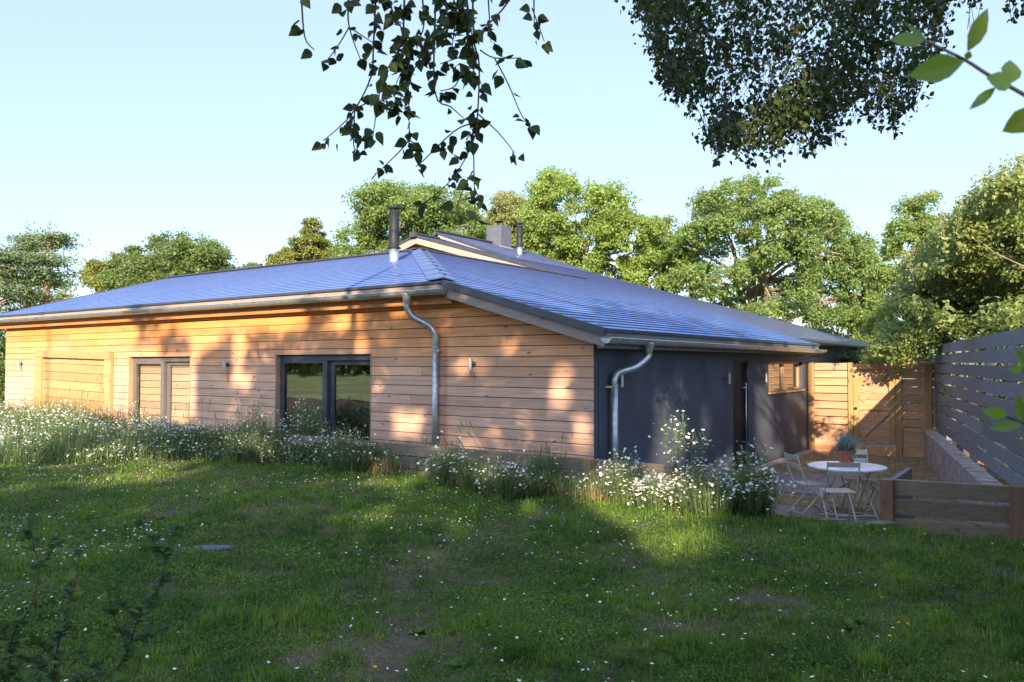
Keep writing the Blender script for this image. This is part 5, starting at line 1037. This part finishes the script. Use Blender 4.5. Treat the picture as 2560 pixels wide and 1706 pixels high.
# the big flower drift along the left wall (uncountable)
def drift():
    rg = np.random.default_rng(700); n = 15000; u = rg.random(n)
    x = rg.uniform(-25, -9.6, n); yf = np.interp(x, [-25, -16, -14.4, -12.8, -9.6], [5.4, 5.6, 5.9, 8.0, 8.9]); yb = np.interp(x, [-25, -14.8, -14.5, -9.6], [9.45, 9.45, 8.95, 8.95]); y = yf+(yb-yf)*u
    keep = (x < -12.9) | (rg.random(n) < .4); x, y, yf, yb, u = x[keep], y[keep], yf[keep], yb[keep], u[keep]; n = len(x)
    hm = np.interp(x, [-25, -18, -14.5, -13, -9.6], [1.0, .95, .95, .9, .5])*(.28+.72*np.clip(u*2.4, 0, 1))*(.52+.62*vnoise(x, y, 1.0, 31)); h = hm*rg.uniform(.75, 1.05, n)
    z0 = np.where(y < 9.0, .46, .2); b = np.stack([x, y, z0], 1); d_ = rdir(n, .22, rg); V1, F1 = blades(b, d_, h, np.full(n, .012), rg.uniform(0, .12, n), 2); T1 = tints(n, 5, rg)
    tip = b+d_*h[:, None]; m = 110000; i = rg.integers(0, n, m); t = rg.uniform(.15, .97, m)[:, None]; pb = b[i]+(tip[i]-b[i])*t+rg.normal(0, .02, (m, 3)); V2, F2 = blades(pb, rdir(m, 1., rg), rg.uniform(.05, .14, m), np.full(m, .010), rg.uniform(0, .4, m), 2); nv = len(V1)
    tt = np.repeat(np.clip(np.stack([vnoise(pb[:, 0], pb[:, 1], 1.1, 33)+rg.normal(0, .2, m), rg.random(m), rg.random(m)], 1), 0, 1), 5, 0)
    o = nmesh('flower_drift', np.vstack([V1, V2]), [F1[0], F1[1], F2[0]+nv, F2[1]+nv], M['camo'], None, np.vstack([T1, tt])); tag(o, 'wide drift of white daisies and green stems along the left wall', 'flower drift', None, 'stuff')
    k = 12500; i = rg.integers(0, n, k); keep = vnoise(x[i], y[i], 1.7, 35)*.6+vnoise(x[i], y[i], 5, 36)*.4 > .36*rg.random(k)+.22; i = i[keep]; pf = tip[i]+rg.normal(0, .035, (len(i), 3)); q_ = int(len(i)*.4); pf[:q_] = b[i[:q_]]+(tip[i[:q_]]-b[i[:q_]])*rg.uniform(.3, 1, (q_, 1))
    o1, o2 = flowers(pf, .040, rg, o, 'flower_heads', .55); o1['kind'] = 'stuff'; o2['kind'] = 'stuff'
    # grassy light clump in front of the boarded door
    m = 1500; V, F = blades(np.stack([rg.normal(-19.6, .8, m), rg.uniform(8.6, 9.3, m), np.full(m, .3)], 1), rdir(m, .3, rg), rg.uniform(.7, 1.55, m), np.full(m, .008), rg.uniform(0, .2, m), 3)
    tag(nmesh('tall_grass', V, F, M['leaf_willow'], None, tints(m, 7, rg)), 'tall yellow green wild grass in front of the boarded door', 'wild grass', None, 'stuff')
drift()
# gravel chips on the yard
rg = np.random.default_rng(800); n = 26000; x = rg.uniform(-5.2, .3, n); y = 10+10.4*rg.random(n)**1.0; ok = ~((x < -1.75) & (y < 12.3)) & ~((x < -3.35) & (y > 13.6) & (y < 16.1)); ok |= rg.random(n) < .02; x, y = x[ok], y[ok]; n = len(x)
C = np.stack([x, y, np.full(n, .006)], 1); s = rg.uniform(.008, .02, (n, 1, 1)); tet = np.array([(1, 0, 0), (-.5, .87, 0), (-.5, -.87, 0), (0, 0, .9)]); rot = rg.uniform(0, 2*pi, n); ca, sa = np.cos(rot), np.sin(rot); Tt = np.stack([tet[:, 0]*ca[:, None]-tet[:, 1]*sa[:, None], tet[:, 0]*sa[:, None]+tet[:, 1]*ca[:, None], np.tile(tet[:, 2], (n, 1))], -1)
V = (C[:, None]+Tt*s).reshape(-1, 3); F = (np.arange(n)[:, None, None]*4+np.array([(0, 1, 3), (1, 2, 3), (2, 0, 3)])).reshape(-1, 3)
tag(nmesh('gravel_chips', V, [F], leafmat('gravel_stone', (.20, .12, .06), (.42, .30, .18), 0., .9, .2), None, tints(n, 4, rg)), 'brown gravel chips covering the yard', 'gravel', None, 'stuff')
# ------------------------------------------------------------------ unseen trees added behind the viewpoint: they shade lawn and wall
def lit(q):
    """where a leaf's shadow would land; True where the photograph shows sun reaching"""
    t = (q[:, 1]-9.6)/SD[1]; wx = q[:, 0]-t*SD[0]; wz = q[:, 2]-t*SD[2]; nn = vnoise(wx, wz, .9, 41)*.6+vnoise(wx, wz, 2.3, 42)*.4
    onw = (wx < -5.4) & (wz > .45)
    L1 = (wx < -17.3) | (wx < -14.9) & (wz < 2.4) & (wz > 1.0) | (wz > 2.75-.0*wx) & (wx < -10) & (nn > .35) | (wz > 3.35) | (wx < -14) & (nn > .52) | (nn > .72)
    for cx, cz, r in ((-5.95, 2.0, .2), (-6.0, 1.75, .2), (-6.55, 1.25, .16), (-6.6, 1.05, .16), (-5.6, 1.3, .18), (-6.9, 2.45, .12), (-15.7, 1.9, .5)): L1 |= (wx-cx)**2+(wz-cz)**2 < r*r
    tg = (q[:, 2]-.5)/SD[2]; gx = q[:, 0]-tg*SD[0]; gy = q[:, 1]-tg*SD[1]; ng = vnoise(gx, gy, 1.3, 43)
    def poly(pts):
        P2 = [P(a, b, z=.5)[:2] for a, b in pts]; ins = np.zeros(len(gx), bool)
        for i in range(len(P2)):
            x1, y1 = P2[i]; x2, y2 = P2[(i+1) % len(P2)]; c = ((y1 > gy) != (y2 > gy)) & (gx < (x2-x1)*(gy-y1)/(y2-y1+1e-12)+x1); ins ^= c
        return ins
    L2 = poly([(1390, 1215), (1560, 1200), (1790, 1265), (1810, 1330), (1760, 1430), (1690, 1455), (1625, 1405), (1585, 1345), (1490, 1290)]) | poly([(860, 1215), (950, 1190), (1060, 1205), (960, 1225)]) | poly([(1290, 1270), (1340, 1250), (1345, 1290), (1310, 1300)]) | ((gx < -11) & (gy > 4.5) & (ng > .5)) | ((gx < -15) & (gy > 3))
    tb = (q[:, 0]+5.42)/SD[0]; by = q[:, 1]-tb*SD[1]; bz = q[:, 2]-tb*SD[2]; onb = (tb > 0) & (by > 9.6) & (bz > 0) & (bz < 2.6); nb = vnoise(by, bz*.5, 1.6, 44)
    L3 = (nb > .66) | ((by > 16.4) & (by < 17.7) & (bz < 1.75)) | (by > 20)
    rr_ = np.random.default_rng(11).random(len(gx)); L1 |= rr_ < .52; L2 |= rr_ < .0+.66*np.clip((gy-2)/4, 0, 1)*np.clip((-gx-1)/6, 0, 1)
    return np.where(onb, L3, np.where(onw, L1, L2))
def shade_trees():
    M['leaf_shade'] = leafmat('shade_tree_leaves', (.05, .09, .02), (.09, .13, .03), .12)
    for i, (cx, cy, w_) in enumerate(((-8.5, -15, 6.5), (-1, -16.5, 7), (7.5, -15, 7), (15.5, -16.5, 7), (24, -15, 7))):
        rg = np.random.default_rng(900+i); t = empty('unseen_shade_tree', (cx, cy, .2), 'unseen shade tree behind the viewpoint, crown gapped for sun patches', 'tree', 'unseen trees added for shade'); n = 17000
        u = rg.normal(0, 1, (n, 3)); u /= np.linalg.norm(u, axis=1, keepdims=True); C = np.array([cx, cy, 9.3])+u*rg.uniform(.2, 1, (n, 1))**.6*[w_, 2.4, 5.4]
        C = C[~lit(C)]; V, F = leaf_quads(C, .36, rg, None, .2, .8); nmesh('crown', V, [F], M['leaf_shade'], t, np.repeat(rg.uniform(0, 1, (len(C), 3)), 4, 0))  # crown cut along the sun direction to shape the light patches
        mb = MB(); mb.tube([(cx, cy, 0), (cx+.1, cy, 5), (cx, cy, 11)], [.35, .28, .08], 8)
        for k in range(8): limb(mb, (cx, cy, rg.uniform(4, 8)), np.array([cx, cy, 9])+rg.normal(0, 1, 3)*[w_*.45, 1, 2.4], .1, .03, rg)
        mb.build('trunk', M['bark'], t, True)
shade_trees()
def overhead():
    rg = np.random.default_rng(950); t = empty('unseen_shade_tree', (8.8, -5, .45), 'unseen tree added behind the viewpoint to shade the near lawn', 'tree'); n = 16000
    u = rg.normal(0, 1, (n, 3)); u /= np.linalg.norm(u, axis=1, keepdims=True); C = np.array([1.8, -3.8, 8.8])+u*rg.uniform(.1, 1, (n, 1))**.5*[8, 4.2, 2.4]
    C = C[~lit(C)]; C = C[rg.random(len(C)) < .8]; V, F = leaf_quads(C, .24, rg, None, .2, .8); nmesh('crown', V, [F], M['leaf_shade'], t, np.repeat(rg.uniform(0, 1, (len(C), 3)), 4, 0))  # added canopy darkens the near lawn; gaps keep the sun patches open
    mb = MB(); mb.tube([(8.8, -5, .4), (8.5, -4.8, 4.5), (7.2, -4.4, 8.6)], [.26, .22, .1], 8)
    for k in range(5): limb(mb, (7.6, -4.6, 8.), np.array([1.5, -3.8, 9.2])+rg.normal(0, 1, 3)*[4, 1.6, .4], .08, .02, rg)
    mb.build('trunk', M['bark'], t, True)
overhead()
rg = np.random.default_rng(990); n = 52000; x = rg.uniform(-230, 60, n); hh = 9+4*vnoise(x, x*0, .09, 50); z = hh*rg.random(n)**.7; C = np.stack([x, -85+rg.normal(0, 2.5, n), z], 1); V, F = leaf_quads(C, 1.3, rg, None, .2, .8)
tag(nmesh('far_wood', V, [F], M['leaf_oakdark'], None, np.repeat(rg.uniform(0, 1, (n, 3)), 4, 0)), 'line of dark woodland across the meadow behind the viewpoint', 'woodland', None, 'stuff')
